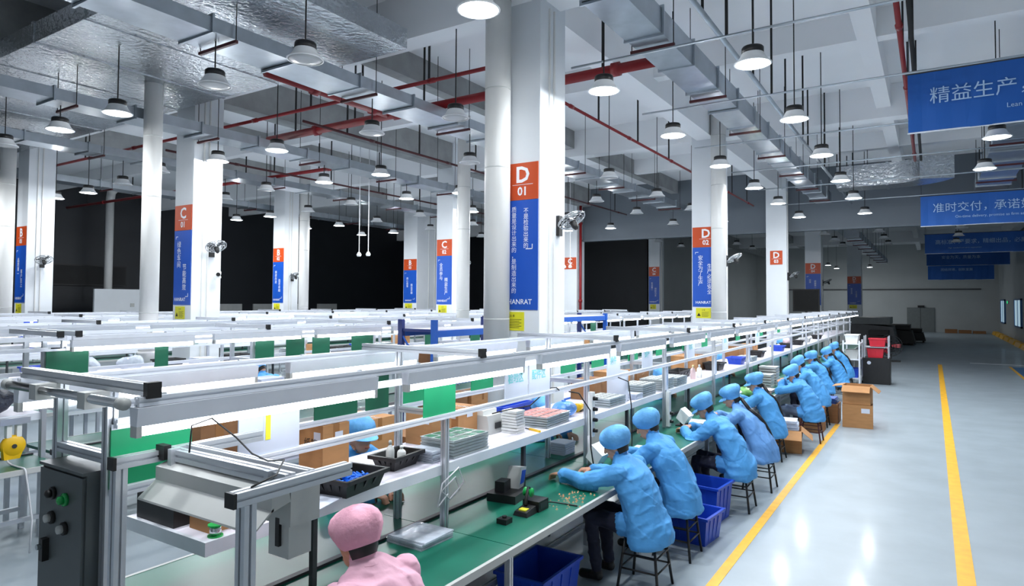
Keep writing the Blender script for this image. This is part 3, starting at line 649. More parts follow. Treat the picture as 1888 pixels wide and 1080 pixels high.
# cartons along the far side of the shelf
carton('tall printed carton with two labels beside the seated woman', (-3.33, 2.96, SH), .22, .22, .318, printed='纸箱', label_=True, m=CARD)
carton('open topped brown carton behind the green end board', (-3.40, 2.18, SH), .24, .22, .46, printed='有限公司', m=CARDD)
carton('dark brown carton next to the white tape board', (-3.40, 2.48, SH), .24, .26, .42, m=CARDD)
carton('flat brown carton under a green note on the shelf', (-3.12, 2.52, SH), .17, .28, .05, m=CARD)
tag(MB().box(-3.17, -3.07, 2.47, 2.55, SH+.05, SH+.052).build('note_paper', mat('green_note', (160, 214, 160), .6)), 'pale green note lying on the flat carton', 'note')
carton('pale carton leaning by the second left post of the shelf', (-3.34, 4.02, SH), .26, .24, .25, label_=True)
carton('pale carton beside another one behind the green circuit trays', (-3.34, 4.36, SH), .26, .26, .24, label_=True)
crate('parts_bin', 'blue bin behind the white stacked boxes on the shelf', 'bin', (-3.34, 5.14, SH), .25, .5, .16, BLUEPL)
# white machine, white boxes, pink trays
t = thing('label_printer', 'white desktop device on the shelf left of the white box tower', 'device', (-3.2, 4.62, SH)); MB().hexa([(-.11, -.12, 0), (.11, -.12, 0), (.11, .12, 0), (-.11, .12, 0), (-.09, -.11, .15), (.08, -.11, .15), (.08, .11, .15), (-.09, .11, .15)]).build('body', GREYPL, t); MB().box(-.05, .03, -.1, .1, .15, .19).build('lid', BOTW, t); MB().box(.103, .112, -.03, .05, .04, .09).build('display', STEELG, t)
paper_stack('tower of thin white boxes on the shelf beside the white device', (-3.0, 4.72, SH), .15, .13, 8, BOTW, .024, name='white_box_tower', part='thin_box', cat='boxes')
tray_stack('stack of pink filled trays on the aisle side shelf', (-3.01, 5.22, SH), .34, .46, 5, CLEARPL, .02, top=PINKTR, cells=(4, 6), rz=.05)
t = thing('utility_knife', 'yellow utility knife on the shelf edge by the pink trays', 'knife', (-2.87, 4.86, SH), 1.2); MB().box(-.01, .01, -.07, .07, 0, .016).build('handle', YELLP, t); MB().box(-.006, .006, .07, .13, .004, .009).build('blade', BLK, t)
# socket strip on the post
for i, y in enumerate((5.69, 7.85)):
    t = thing('socket_strip', ('white socket strip with black plugs on the third bench post', 'white socket strip on the post with a character plate')[i], 'socket', (-2.76, y, 1.02 if i == 0 else .78))
    MB().box(0, .045, -.03, .03, 0, .42).build('body', BOTW, t)
    for k in range(4 if i == 0 else 2): MB().cyl((.045, 0, .06+k*.1), (.085, 0, .06+k*.1), .02, .016, 10).build('plug', BLK, t, True)
def cable(label, P, r, m): return tag(MB().tube(P, r).build('cable', m, smooth=True), label, 'cable')
cable('white cord looped around the second bench post', [(-2.76, 3.53, 1.0), (-2.74, 3.40, .95), (-2.72, 3.42, 1.10), (-2.74, 3.62, 1.16), (-2.74, 3.68, 1.05), (-2.76, 3.55, .96), (-2.75, 3.45, 1.04), (-2.75, 3.6, 1.1), (-2.76, 3.66, 1.0), (-2.77, 3.55, .95), (-2.765, 3.53, .77)], .005, CORDW)
cable('white conduit hose running down the third bench post', [(-2.75, 5.66, 1.03), (-2.74, 5.64, .95), (-2.75, 5.65, .80), (-2.75, 5.66, .765)], .013, CORDW)
cable('black power cable hanging from the rail at the third post', [(-2.72, 5.2, 1.5), (-2.70, 5.35, 1.47), (-2.66, 5.5, 1.3), (-2.66, 5.52, .95), (-2.62, 5.5, .78)], .006, BLK)
cable('black cable drooping across the rail toward the white device', [(-2.722, 5.02, 1.53), (-2.73, 4.99, 1.556), (-2.765, 4.95, 1.556), (-2.785, 4.9, 1.53), (-2.86, 4.76, 1.42), (-3.0, 4.6, 1.39), (-3.1, 4.55, 1.36)], .005, BLK)
cable('black cable arching over the shelf by the blue bag', [(-2.73, 6.3, 1.52), (-2.70, 6.5, 1.46), (-2.70, 6.58, 1.2), (-2.70, 6.6, .95), (-2.66, 6.5, .78)], .006, BLK)
# soldering station, controllers, fume extractors
def solder_station(label, loc, rz=0):
    t = thing('soldering_station', label, 'soldering tool', loc, rz)
    MB().box(-.07, .07, -.02, .12, 0, .075).build('power_unit', BLK, t); MB().box(.0705, .072, .0, .1, .02, .06).build('front_panel', STEELG, t)
    MB().hexa([(-.06, -.17, 0), (.06, -.17, 0), (.06, -.03, 0), (-.06, -.03, 0), (-.05, -.16, .03), (.05, -.16, .03), (.05, -.03, .05), (-.05, -.03, .05)]).build('iron_rest', BLK, t)
    MB().box(-.03, .03, -.14, -.09, .03, .042).build('cleaning_sponge', YSTRIP, t)
    MB().cyl((-.02, -.06, .05), (-.05, .02, .15), .014, .01, 8).build('iron_holder', BLKR, t, True)
    MB().lathe([(.034, -.03), (.034, -.026), (.02, -.024), (.02, .024), (.034, .026), (.034, .03)], (-.05, .03, .12), 14, 'x').build('wire_spool', DRUM, t, True)
    MB().tube([(.0, .12, .03), (.05, .2, .02), (.14, .26, .006), (.24, .26, .006)], .005).build('power_lead', BLK, t, True)
    return t
solder_station('black soldering station with a green spool on the green mat', (-2.50, 4.20, TB))
t = thing('control_knob_box', 'small black box on the green mat left of the soldering station', 'device', (-2.52, 3.86, TB)); MB().box(-.04, .04, -.04, .04, 0, .035).build('body', BLK, t); MB().cyl((0, 0, .035), (0, 0, .05), .016, n=12).build('knob', BLKR, t)
t = thing('tape_dispenser', 'black and blue desktop device under the shelf on the green mat', 'device', (-2.82, 4.42, TB), .15)
MB().box(-.12, .12, -.2, .1, 0, .06).build('base', BLK, t); MB().hexa([(-.05, .0, .06), (.06, .0, .06), (.06, .1, .06), (-.05, .1, .06), (-.05, .05, .22), (.06, .05, .22), (.06, .16, .2), (-.05, .16, .2)]).build('head', GREYPL, t); MB().hexa([(.06, .03, .09), (.064, .03, .09), (.064, .1, .09), (.06, .1, .09), (.06, .07, .19), (.064, .07, .19), (.064, .14, .18), (.06, .14, .18)]).build('screen', BLUEPL, t); MB().box(-.08, .0, -.14, -.02, .06, .14).build('reel', BLK, t)
mb = MB()
for k in range(60):
    x, y = rng.normal(-2.38, .06), rng.normal(4.62, .13); mb.add(*(lambda a, b, c, r: ([(a-r, b-r, TB), (a+r, b-r*.3, TB), (a+r*.4, b+r, TB), (a, b, TB+r*1.3)], [(0, 2, 1), (0, 1, 3), (1, 2, 3), (2, 0, 3)]))(x, y, TB, rng.uniform(.004, .009)))
o = mb.build('loose_terminals', COPPER); o['kind'] = 'stuff'; o['label'] = 'scatter of small copper terminals on the green mat'; o['category'] = 'terminals'
def fume(label, loc, rz=0):
    t = thing('fume_extractor', label, 'fume extractor', loc, rz)
    MB().hexa([(-.08, -.09, .10), (.02, -.09, .02), (.02, .09, .02), (-.08, .09, .10), (-.02, -.09, .22), (.09, -.09, .13), (.09, .09, .13), (-.02, .09, .22)]).build('hood', BOTW, t)
    MB().box(-.04, .03, -.05, .05, 0, .07).build('stand', BLK, t); MB().box(-.09, .06, -.08, .08, 0, .012).build('foot', BLK, t); return t
fume('white tilted fume extractor in front of the first reaching worker', (-2.64, 5.62, TB)); fume('white tilted fume extractor on a black stand beside the sleeve of a worker', (-2.62, 8.1, TB)); fume('white fume extractor at the ponytail worker', (-2.62, 10.6, TB))
for i, (x, y, n) in enumerate(((-2.99, 6.55, 4), (-2.98, 7.45, 6), (-2.98, 8.1, 6), (-2.97, 8.62, 5), (-2.98, 12.9, 4))):
    tray_stack(('low stack of clear trays past the third post', 'stack of clear trays left of the first character plate', 'stack of clear trays right behind the first character plate', 'stack of clear trays beside two bottles', 'stack of clear trays far down the aisle side shelf')[i], (x, y, SH), .3, .42, n, CLEARPL, .024, top=GREYPL, cells=(4, 6))
t = thing('display_stand', 'large white panel standing upright on the shelf', 'panel', (-2.98, 6.92, SH)); MB().box(-.15, .1, -.012, .012, 0, .34).build('sheet', PAPER, t); MB().box(-.15, .1, -.09, .09, 0, .012).build('foot', PAPER, t)
paper_stack('stack of white sheets in front of the upright white panel', (-2.95, 7.12, SH), .26, .2, 8, PAPER, .008)
bottle('pink tinted bottle with a cream cap on the shelf', (-2.92, 9.42, SH), .038, .2, BOTP, mat('cream_cap', (236, 220, 160), .5)); bottle('white bottle with a blue label beside the pink bottle', (-2.9, 9.66, SH), .038, .19, BOTW)
crate('parts_bin', 'long black bin behind the two bottles', 'bin', (-3.18, 9.55, SH), .22, .6, .1, BLK)
for i, (y, m_) in enumerate(((10.9, BLK), (12.2, BLUEPL), (14.0, BLK), (16.0, BLUEPL), (17.2, BLK), (18.6, BLK), (20.0, GREYPL), (22.0, BLK))):
    crate('parts_bin', 'small %s parts bin far down the aisle side shelf' % ('black' if m_ is BLK else 'blue' if m_ is BLUEPL else 'grey'), 'bin', (-3.02+.03*(i % 2), y, SH), .26, .34, .12, m_, group='small %s bins far down the shelf' % ('black' if m_ is BLK else 'blue' if m_ is BLUEPL else 'grey'))
def bag(label, loc, r, m, sd, rz=0, group=None):
    rs = np.random.RandomState(sd); mb = MB(); mb.ell((0, 0, r[2]*.9), r, 16, 10)
    V = np.array(mb.v); k = rs.normal(0, 14, (6, 3)); ph = rs.uniform(0, 6.3, 6)
    V *= (1+.07*np.sin(V@k.T+ph).sum(1, keepdims=True)*.6); V[:, 2] = np.maximum(V[:, 2], 0); mb.v = [tuple(p) for p in V]
    t = thing('plastic_bag', label, 'bag', loc, rz, group); mb.build('bag_body', m, t, True)
    MB().lathe([(r[0]*.25, r[2]*1.6), (r[0]*.1, r[2]*1.85), (r[0]*.2, r[2]*2.15)], n=8, close=False).build('knot', m, t, True); return t
BLUEBAG = mat('blue_bag_film', (90, 150, 220), .3, var=.25, scale=14, bump=.5, bscale=20); PINKBAG = mat('pink_bag_film', (226, 200, 206), .3, var=.25, scale=14, bump=.5, bscale=20)
bag('blue bag of caps on the shelf behind the pink trays', (-3.02, 5.66, SH), (.12, .14, .07), BLUEBAG, 3); bag('pink and white bag in a dark bin down the shelf', (-3.02, 17.2, SH+.012), (.085, .12, .13), PINKBAG, 4)
bag('green bag of parts on the mat near the ponytail worker', (-2.62, 11.2, TB), (.12, .2, .08), mat('green_bag_film', (130, 190, 110), .3, var=.3, scale=14, bump=.5, bscale=20), 5)
t = thing('yellow_tool', 'yellow hand tool next to the blue bag on the shelf', 'tool', (-3.0, 5.95, SH)); MB().cyl((0, -.06, .05), (0, .06, .05), .045, .03, 10).build('body', YELLP, t, True); MB().box(-.02, .02, .02, .06, 0, .06).build('grip', BLK, t)
for i, y in enumerate((11.6, 12.05)):
    t = tray_stack(('low stack of grey part boxes on the mat by the seated worker in jeans', 'tall stack of grey part boxes on the mat by the seated worker in jeans')[i], (-2.6, y+1.0, TB), .30, .3, 5+2*i, GREYPL, .05)
tray_stack('open pink tray being filled by the worker in jeans', (-2.44, 11.9, TB), .28, .3, 2, BOTP, .03, top=PINKTR, cells=(5, 6))
paper_stack('white folded boxes under the shelf near the far worker hands', (-3.2, 5.95, TB), .2, .22, 6, PAPER, .02, name='white_box_tower', part='thin_box', cat='boxes')
paper_stack('open white tray on the mat by the blue sleeve', (-2.86, 6.15, TB), .2, .3, 2, BOTW, .02, name='white_tray', part='tray', cat='tray')
paper_stack('clear bagged sheets on the mat below the second post', (-2.80, 3.30, TB), .3, .3, 4, BAG, .012)
for i, y in enumerate((6.4, 8.3, 9.0, 13.6, 15.2)):
    paper_stack('pad of white work sheets on the green mat', (-2.55, y+.12, TB), .22, .3, 4, PAPER, .004, .2*i, group='pads of white work sheets')
# cartons and stock seen between the lines
for i, (x, y, a, h, z) in enumerate(((-3.33, 6.9, .3, .22, SH), (-3.33, 7.5, .3, .26, SH), (-3.33, 8.14, .3, .2, SH), (-3.33, 10.3, .3, .26, SH), (-3.33, 10.75, .3, .26, SH), (-3.33, 11.2, .3, .24, SH), (-3.33, 13.4, .3, .26, SH), (-3.33, 14.6, .3, .22, SH))):
    carton('plain brown carton in the row along the far side of the shelf', (x, y, z), a, .42, h, group='brown cartons along the far shelf side', m=CARD if i % 2 else CARDD)
# second and third line stock
def stock(cx, hw, ys, which, seed):
    rs = random.Random(seed)
    for y in ys:
        k = rs.choice('ctbpgm'); x = cx+rs.uniform(-.02, .02)
        if k == 'c': carton('brown carton on the shelf of the %s bench line' % which, (x, y, SH), .28, .34, rs.uniform(.15, .3), group='cartons of the %s bench line' % which)
        elif k == 't': tray_stack('stack of clear trays on the shelf of the %s bench line' % which, (x, y, SH), .3, .4, rs.randint(3, 7), CLEARPL, .024, group='tray stacks of the %s bench line' % which)
        elif k == 'b': crate('parts_bin', 'blue parts bin on the shelf of the %s bench line' % which, 'bin', (x, y, SH), .28, .4, .15, BLUEPL, group='blue bins of the %s bench line' % which)
        elif k == 'p': paper_stack('pile of white sheets on the shelf of the %s bench line' % which, (x, y, SH), .3, .36, rs.randint(5, 14), PAPER, .009, group='white piles of the %s bench line' % which)
        elif k == 'g': bag('clear bag of parts on the shelf of the %s bench line' % which, (x, y, SH), (.14, .2, .11), BAG, int(y*10), group='clear bags of the %s bench line' % which)
        else: crate('parts_bin', 'black parts bin on the shelf of the %s bench line' % which, 'bin', (x, y, SH), .28, .4, .12, BLK, group='black bins of the %s bench line' % which)
stock(-7.5, .6, [3.45+.55*k for k in range(22)], 'second', 3); stock(-10.6, .6, [3.0+.62*k for k in range(20)], 'third', 9); stock(-14.7, .6, [4.6+.9*k for k in range(12)], 'fourth', 5)
bag('dark mesh bag of wires on the shelf end of the second bench line', (-7.5, 2.5, SH), (.155, .3, .14), mat('dark_mesh', (44, 50, 66), .5, var=.5, scale=40, bump=.7, bscale=30), 8)
# yellow hanging device at the end of the second line
t = thing('balancer_reel', 'yellow cable balancer hung under the end of the second bench line', 'tool', (-7.252, 2.70, .80))
MB().lathe([(.085, -.035), (.10, -.02), (.10, .02), (.085, .035)], (0, 0, .12), 16, 'x').build('drum', YELLP, t, True); MB().hexa([(-.03, -.075, .0), (.03, -.075, .0), (.03, .05, .0), (-.03, .05, .0), (-.034, -.09, .12), (.034, -.09, .12), (.034, .09, .12), (-.034, .09, .12)]).build('lower_case', YELLP, t); MB().lathe([(.02, -.045), (.02, .045)], (0, 0, .12), 10, 'x').build('axle', STEELG, t)
MB().box(-.03, .03, -.06, -.02, .2, .33).box(-.03, .03, .02, .06, .2, .33).build('hook_strap', BOTW, t); MB().box(-.05, .05, -.12, .12, .32, .38).build('mount_plate', ALU, t)
MB().tube([(0, -.05, .01), (.05, -.05, -.02), (.12, -.05, -.031), (.25, -.05, -.031), (.37, -.045, -.029), (.387, -.04, -.05), (.392, -.02, -.2), (.39, .02, -.5), (.388, .01, -.79)], .008).build('cord', CORDW, t, True)
# ================================================================== PEOPLE
def ik(sh, hand, l1, l2, pole):
    d = hand-sh; L = min(d.length, (l1+l2)*.995); u = d.normalized()
    a = (l1*l1-l2*l2+L*L)/(2*L); h = math.sqrt(max(l1*l1-a*a, 0)); p = (pole-u*pole.dot(u)).normalized()
    return sh+u*a+p*h, sh+u*L
def stool(x, y, z, label, seat, legm, group=None):
    t = thing('stool', label, 'stool', (x, y, 0), group=group)
    MB().lathe([(.135, z-.03), (.145, z-.025), (.145, z-.006), (.135, z)], n=20).build('seat', seat, t)
    for sx in (-1, 1):
        for sy in (-1, 1): MB().cyl((sx*.12, sy*.12, z-.03), (sx*.17, sy*.17, 0), .012, n=8).build('leg', legm, t, True)
    for zz, e in ((.17, .152), (.28, .14)):
        for a_, b_ in (((-e, -e), (e, -e)), ((-e, e), (e, e)), ((-e, -e), (-e, e)), ((e, -e), (e, e))): MB().cyl((*a_, zz), (*b_, zz), .008, n=6).build('stretcher', legm, t, True)
    return t
def person(loc, rz, label, hl, hr, lean=1.0, pitch=35, turn=0, hair='short', smock=None, cap=None, trou=None, vox=.011, sd=1, visor=True, seat=.46, edge=None):
    smock = smock or SMOCK; cap = cap or CAPB; trou = trou or TROU
    T = thing('person', label, 'person', loc, rz); rs = np.random.RandomState(sd)
    mb = MB(); SEG = []     # (p0, p1, r0, r1, material)
    V = Vector
    def cap_(p0, p1, r0, r1, m, n=10):
        mb.capsule(p0, p1, r0, r1, n); SEG.append((V(p0), V(p1), r0, r1, m))
    z0 = seat-.46
    # torso, a loose smock
    sp = [((.05, 0, .345), .190, .238), ((.055, 0, .37), .198, .246), ((.04, 0, .50), .190, .240), ((.0, 0, .61), .176, .228), ((-.05*lean, 0, .71), .170, .226), ((-.105*lean, 0, .80), .170, .232), ((-.155*lean, 0, .88), .156, .232), ((-.20*lean, 0, .94), .118, .200), ((-.235*lean, 0, .98), .076, .122), ((-.255*lean, 0, 1.01), .060, .066)]
    R = []
    for c, rx, ry in sp: R.append([(c[0]+rx*(1 if math.cos(t) > 0 else .68)*math.cos(t), c[1]+ry*math.sin(t), c[2]+z0) for t in [2*math.pi*k/20 for k in range(20)]])
    mb.rings(R)
    for (c, rx, ry), (c2, rx2, ry2) in zip(sp[:-1], sp[1:]):
        for oy in (-.6, 0, .6): SEG.append((V((c[0], ry*oy, c[2]+z0)), V((c2[0], ry2*oy, c2[2]+z0)), min(rx, ry)*.9, min(rx2, ry2)*.9, 0))
    # legs
    for sy in (-1, 1):
        kn = V((-.40, sy*.12, .50+z0)); an = V((-.34, sy*.12, .09))
        cap_((-.02, sy*.095, .47+z0), kn, .092, .064, 1); cap_(kn, an, .062, .045, 1); cap_((-.33, sy*.12, .045), (-.47, sy*.125, .04), .042, .038, 3)
    NT = len(SEG)
    # arms and hands
    for sy, tgt in ((-1, hl), (1, hr)):
        sh = V((-.175*lean, sy*.200, .90+z0)); tg = V(tgt)
        el, wr = ik(sh, tg, .285, .265, V((.25, sy*.9, -.45)))
        cap_(sh, el, .076, .062, 0); cap_(el, wr, .062, .047, 0)
        d = (wr-el).normalized(); hd = (d*.6+V((-.6, -sy*.1, -.25))).normalized() if tg.z < .93 else (d*.8+V((-.3, -sy*.4, .1))).normalized()
        side = hd.cross(V((0, 0, 1))).normalized(); nrm = side.cross(hd).normalized()
        if nrm.z < 0: nrm = -nrm
        w0 = wr+d*.025; cap_(wr, w0, .030, .027, 2)
        for q, ln in ((-.030, .030), (-.010, .040), (.010, .037), (.029, .028)):
            k0 = w0+hd*.015+side*q*.6; k1 = w0+hd*.085+side*q*1.05; cap_(k0, k1, .0135, .0125, 2, 8)
            m1 = k1+(hd*.75-nrm*.5).normalized()*ln; m2 = m1+(hd*.35-nrm*.9).normalized()*ln*.85
            cap_(k1, m1, .0115, .0105, 2, 8); cap_(m1, m2, .0105, .009, 2, 8)
        th0 = w0+hd*.02-side*sy*.028; th1 = th0+(hd*.6-side*sy*.7-nrm*.3).normalized()*.04; th2 = th1+(hd*.9-nrm*.5+side*sy*.1).normalized()*.035
        cap_(th0, th1, .015, .0125, 2, 8); cap_(th1, th2, .0125, .010, 2, 8)
    # neck and head
    nb = V((-.25*lean, 0, .985+z0)); p = math.radians(pitch); tr = math.radians(turn)
    f = V((-math.cos(p)*math.cos(tr), math.cos(p)*math.sin(tr), -math.sin(p))); s = V((math.sin(tr), math.cos(tr), 0)); u = s.cross(f).normalized()
    if u.z < 0: u = -u
    hc = nb+V((-.05*lean, 0, .055))+u*.04
    cap_(nb, hc-u*.04-f*.02, .052, .05, 2)
    fr = (f, s, u); mb.ell(hc, (.096, .076, .112), 16, 10, fr); SEG.append((hc-f*.02, hc+f*.02, .078, .078, 2)); SEG.append((hc-u*.04, hc+u*.03, .08, .08, 2))
    mb.ell(hc+f*.034-u*.062, (.060, .056, .056), 12, 8, fr); SEG.append((hc+f*.034-u*.062, hc+f*.04-u*.07, .056, .056, 2))
    cap_(hc+f*.09+u*.012, hc+f*.108-u*.022, .010, .014, 2, 8)
    for sg in (-1, 1): mb.ell(hc-f*.004+s*sg*.078-u*.012, (.020, .011, .032), 8, 6, fr); SEG.append((hc+s*sg*.08-u*.012, hc+s*sg*.082-u*.012, .02, .02, 2))
    # voxel union into one skin
    me0 = mb.mesh('body_raw', SKIN); tmp = bpy.data.objects.new('tmp', me0); COL.objects.link(tmp)
    md = tmp.modifiers.new('r', 'REMESH'); md.mode = 'VOXEL'; md.voxel_size = vox; md.adaptivity = 0
    ms = tmp.modifiers.new('s', 'SMOOTH'); ms.factor = .5; ms.iterations = 2
    dg = bpy.context.evaluated_depsgraph_get(); me = bpy.data.meshes.new_from_object(tmp.evaluated_get(dg)); bpy.data.objects.remove(tmp); bpy.data.meshes.remove(me0)
    n = len(me.vertices); co = np.empty(n*3); me.vertices.foreach_get('co', co); co = co.reshape(-1, 3); nr = np.empty(n*3); me.vertices.foreach_get('normal', nr); nr = nr.reshape(-1, 3)
    best = np.full(n, 1e9); mi = np.zeros(n, int); si = np.zeros(n, int)
    for q_, (a, b, r0, r1, m) in enumerate(SEG):
        a = np.array(a); b = np.array(b); ab = b-a; t_ = np.clip(((co-a)@ab)/max(ab@ab, 1e-9), 0, 1); d = np.linalg.norm(co-(a+t_[:, None]*ab), axis=1)-(r0+(r1-r0)*t_)
        if m == 1: d = d+.02
        k = d < best; best[k] = d[k]; mi[k] = m; si[k] = q_
    # cloth folds
    fold = np.zeros(n); wp = co.copy()
    for o_, (fr_, am) in enumerate(((8, .011), (16, .009), (30, .005))):
        kk = rs.normal(0, 1, (5, 3)); kk /= np.linalg.norm(kk, axis=1)[:, None]; ph = rs.uniform(0, 6.28, 5)
        ws = np.sin(wp@(kk*fr_).T+ph); wp = wp+.05*ws[:, :3]/(o_+1); fold += am*(1-2*np.abs(ws[:, 3]*ws[:, 4]))*np.where(ws[:, 0] > -.2, 1, .3)
    co = co+nr*(fold*(mi < 2))[:, None]+nr*((mi == 0)*.004)[:, None]
    if edge is not None:    # sleeves and hands lie on the table top, the smock front stops at the table edge
        arm = si >= NT; k = arm & (co[:, 0] < edge+.03) & (co[:, 2] > .64) & (co[:, 2] < .80); co[k, 2] = .766+.2*np.maximum(co[k, 2]-.766, 0)*(co[k, 2] > .766)
        k = (~arm) & (mi == 0) & (co[:, 2] > .64) & (co[:, 2] < .84) & (co[:, 0] < edge+.006); co[k, 0] = edge+.006
    me.vertices.foreach_set('co', co.reshape(-1))
    lt = np.empty(len(me.polygons), int); me.polygons.foreach_get('loop_start', lt); lv = np.empty(len(me.loops), int); me.loops.foreach_get('vertex_index', lv)
    me.materials.clear()
    for m in (smock, trou, SKIN, SHOE): me.materials.append(m)
    me.polygons.foreach_set('material_index', mi[lv[lt]]); me.polygons.foreach_set('use_smooth', np.ones(len(lt), bool)); me.update(); me.name = 'body'
    inst('body', me, T)
    # face
    for sg in (-1, 1):
        MB().ell(hc+f*.0855+s*sg*.030+u*.012, (.007, .012, .006), 8, 6, fr).build('eye', EYE, T, True)
        MB().capsule(hc+f*.093+s*sg*.016+u*.030, hc+f*.083+s*sg*.046+u*.030, .004, .003, 6).build('eyebrow', HAIR, T, True)
    MB().capsule(hc+f*.096-s*.018-u*.063, hc+f*.096+s*.018-u*.063, .0055, .0055, 6).build('mouth', LIP, T, True)
    # hair
    hb = MB(); g = MB().ell((0, 0, 0), (.105, .088, .122), 24, 16); keep = []
    for q in g.f:
        c = sum((Vector(g.v[i]) for i in q), Vector())/len(q)
        if (c.x > -.03 and c.z < .03) or c.z < -.062 or (c.x > .03 and c.z < .06): continue
        keep.append(q)
    hb.v = [tuple(hc+f*a+s*b+u*c) for a, b, c in g.v]; hb.f = keep
    ho = hb.build('hair', HAIR, T, True)
    if hair == 'pony':
        zs = [c[2]+z0 for c, _, _ in sp]; bx = [c[0]+rx for c, rx, _ in sp]
        pts = [hc-f*.092-u*.03, hc-f*.115-u*.06]+[V((float(np.interp(z, zs, bx))+.014, .012*k, z)) for k, z in enumerate((.95, .88, .80, .71, .63))]
        rr = [.020, .024, .027, .028, .026, .020, .008]; pb = MB()
        for i in range(6): pb.capsule(pts[i], pts[i+1], rr[i], rr[i+1], 8)
        pb.build('ponytail', HAIR, T, True)
    # cap
    cb = MB(); RR = []; nn = 32
    prof = ((1.0, -.012, 0), (1.05, .0, .1), (1.08, .03, .3), (1.26, .055, .6), (1.33, .09, .8), (1.22, .125, .8), (.95, .15, .6), (.5, .163, .3), (.01, .166, .1)) if visor else ((1.0, -.02, 0), (1.05, -.01, .2), (1.16, .015, .6), (1.28, .05, .8), (1.27, .085, .8), (1.12, .118, .8), (.85, .143, .6), (.5, .158, .4), (.01, .166, .1))
    for r, h, fw in prof:
        ring = []
        for k in range(nn):
            a = 2*math.pi*k/nn; w_ = 1+fw*.045*math.sin(7*a+rs.uniform(-.3, .3))+fw*.03*math.sin(13*a+sd)
            ring.append(tuple(hc+f*(.103*r*w_*math.cos(a)-.012-.12*h)+s*(.090*r*w_*math.sin(a))+u*(h+.035*max(0, math.cos(a))*(1-h/.17)+fw*.005*math.sin(5*a+sd))))
        RR.append(ring)
    cb.rings(RR, False)
    co_ = cb.build('cap', cap, T, True)
    if visor:
        vb = MB(); top = []; n2 = 15; rows = []
        for e, dz in ((0, .034), (.03, .028), (.055, .012)):
            rows.append([hc+f*((.104+e)*math.cos(a))+s*((.095+e*.55)*math.sin(a))+u*(dz) for a in np.linspace(-1.15, 1.15, n2)])
        vv = [tuple(p_) for r_ in rows for p_ in r_]; ff = [(i*n2+j, i*n2+j+1, (i+1)*n2+j+1, (i+1)*n2+j) for i in range(2) for j in range(n2-1)]
        o_ = len(vv); vv += [tuple(Vector(p_)-u*.004) for p_ in vv]; ff += [tuple(x+o_ for x in reversed(q)) for q in ff]
        vb.add(vv, ff); vb.build('visor', cap, co_, True)
    # collar
    MB().lathe([(.066, 0), (.074, .028), (.070, .030)], n=16, close=False).build('collar', smock, T, True, loc=tuple(nb+V((.004, 0, -.012))))
    return T
ST = 'black legged stool under a worker on the aisle side'
def aisle_worker(hx, hy, label, hl, hr, seat_c=WOODS, legs=BLK, stl=None, **k):
    x = hx+.32*k.get('lean', 1.0); person((x, hy, 0), 0, label, hl, hr, edge=-2.21-x, **k)
    stool(x+.03, hy, k.get('seat', .46)-.04, stl or ST, seat_c, legs, None if stl else 'stools on the aisle side')
aisle_worker(-2.24, 5.13, 'worker in a blue smock stretching an arm over the green mat', (-.64, -.16, .835), (-.5, .16, .83), lean=.7, seat=.48, pitch=24, turn=-8, vox=.0075, sd=2, visor=False)
aisle_worker(-2.28, 5.955, 'worker in a blue smock bending low beside the outstretched arm', (-.48, -.10, .83), (-.48, .12, .83), lean=.8, seat=.51, pitch=26, turn=-14, vox=.008, sd=3, visor=False)
aisle_worker(-2.24, 7.64, 'hunched worker in a blue smock with a square flat cap', (-.52, -.12, .82), (-.5, .1, .83), lean=1.05, pitch=34, turn=-10, vox=.009, sd=4)
aisle_worker(-2.18, 8.6, 'worker with a dark ponytail and paler smock over a cloth covered stool', (-.50, -.1, .84), (-.5, .1, .84), lean=1.0, pitch=24, turn=-14, hair='pony', smock=SMOCK2, vox=.0095, sd=5, seat_c=mat('pale_floral_cloth', (222, 196, 190), .8, var=.25, scale=14), stl='stool with a pale floral cushion under the ponytail worker')
aisle_worker(-2.26, 10.3, 'upright ponytail worker beside the box of white sheets', (-.45, -.08, .86), (-.45, .1, .84), lean=.65, pitch=18, turn=-16, hair='pony', vox=.010, sd=6)
aisle_worker(-2.0, 11.95, 'worker in grey jeans holding a part in raised hands', (-.40, -.04, .95), (-.41, .06, .94), lean=.75, pitch=32, turn=-12, trou=JEAN, vox=.010, sd=7, legs=DRED, stl='dark red legged stool under the worker in jeans')
aisle_worker(-2.14, 13.53, 'worker partly hidden behind the one in jeans', (-.5, -.1, .84), (-.5, .1, .84), lean=.9, seat=.5, pitch=40, vox=.012, sd=8)
aisle_worker(-2.25, 15.7, 'ponytail worker resting a hand near the face', (-.44, -.03, 1.0), (-.5, .12, .84), lean=.7, pitch=18, turn=-16, hair='pony', vox=.012, sd=9)
aisle_worker(-2.12, 17.3, 'second last ponytail worker of the aisle side row', (-.5, -.1, .86), (-.5, .1, .84), lean=.7, pitch=30, hair='pony', vox=.012, sd=10)
aisle_worker(-2.2, 19.4, 'last worker of the aisle side row by the parts cart', (-.5, -.1, .86), (-.5, .1, .84), lean=.7, pitch=30, hair='pony', vox=.013, sd=11)
aisle_worker(-2.29, 2.24, 'worker in a pink cap at the near end of the aisle side bench', (-.52, -.12, .84), (-.5, .1, .84), lean=.8, seat=.55, pitch=20, cap=CAPP, smock=mat('pink_smock_cloth', (222, 170, 190), .7, var=.06, bump=.3, bscale=12), vox=.010, sd=12, visor=False, stl='stool under the pink capped worker')
def far_worker(hx, hy, label, seed, hl=(-.5, -.12, .83), hr=(-.52, .1, .83), gp=None, **k):
    x = hx-.32*k.get('lean', 1.0); person((x, hy, 0), math.pi, label, hl, hr, sd=seed, edge=3.79+x, **k)
    stool(x-.03, hy, k.get('seat', .46)-.04, 'stool across the bench from the aisle side workers', WOODS, BLK, 'stools across the bench')
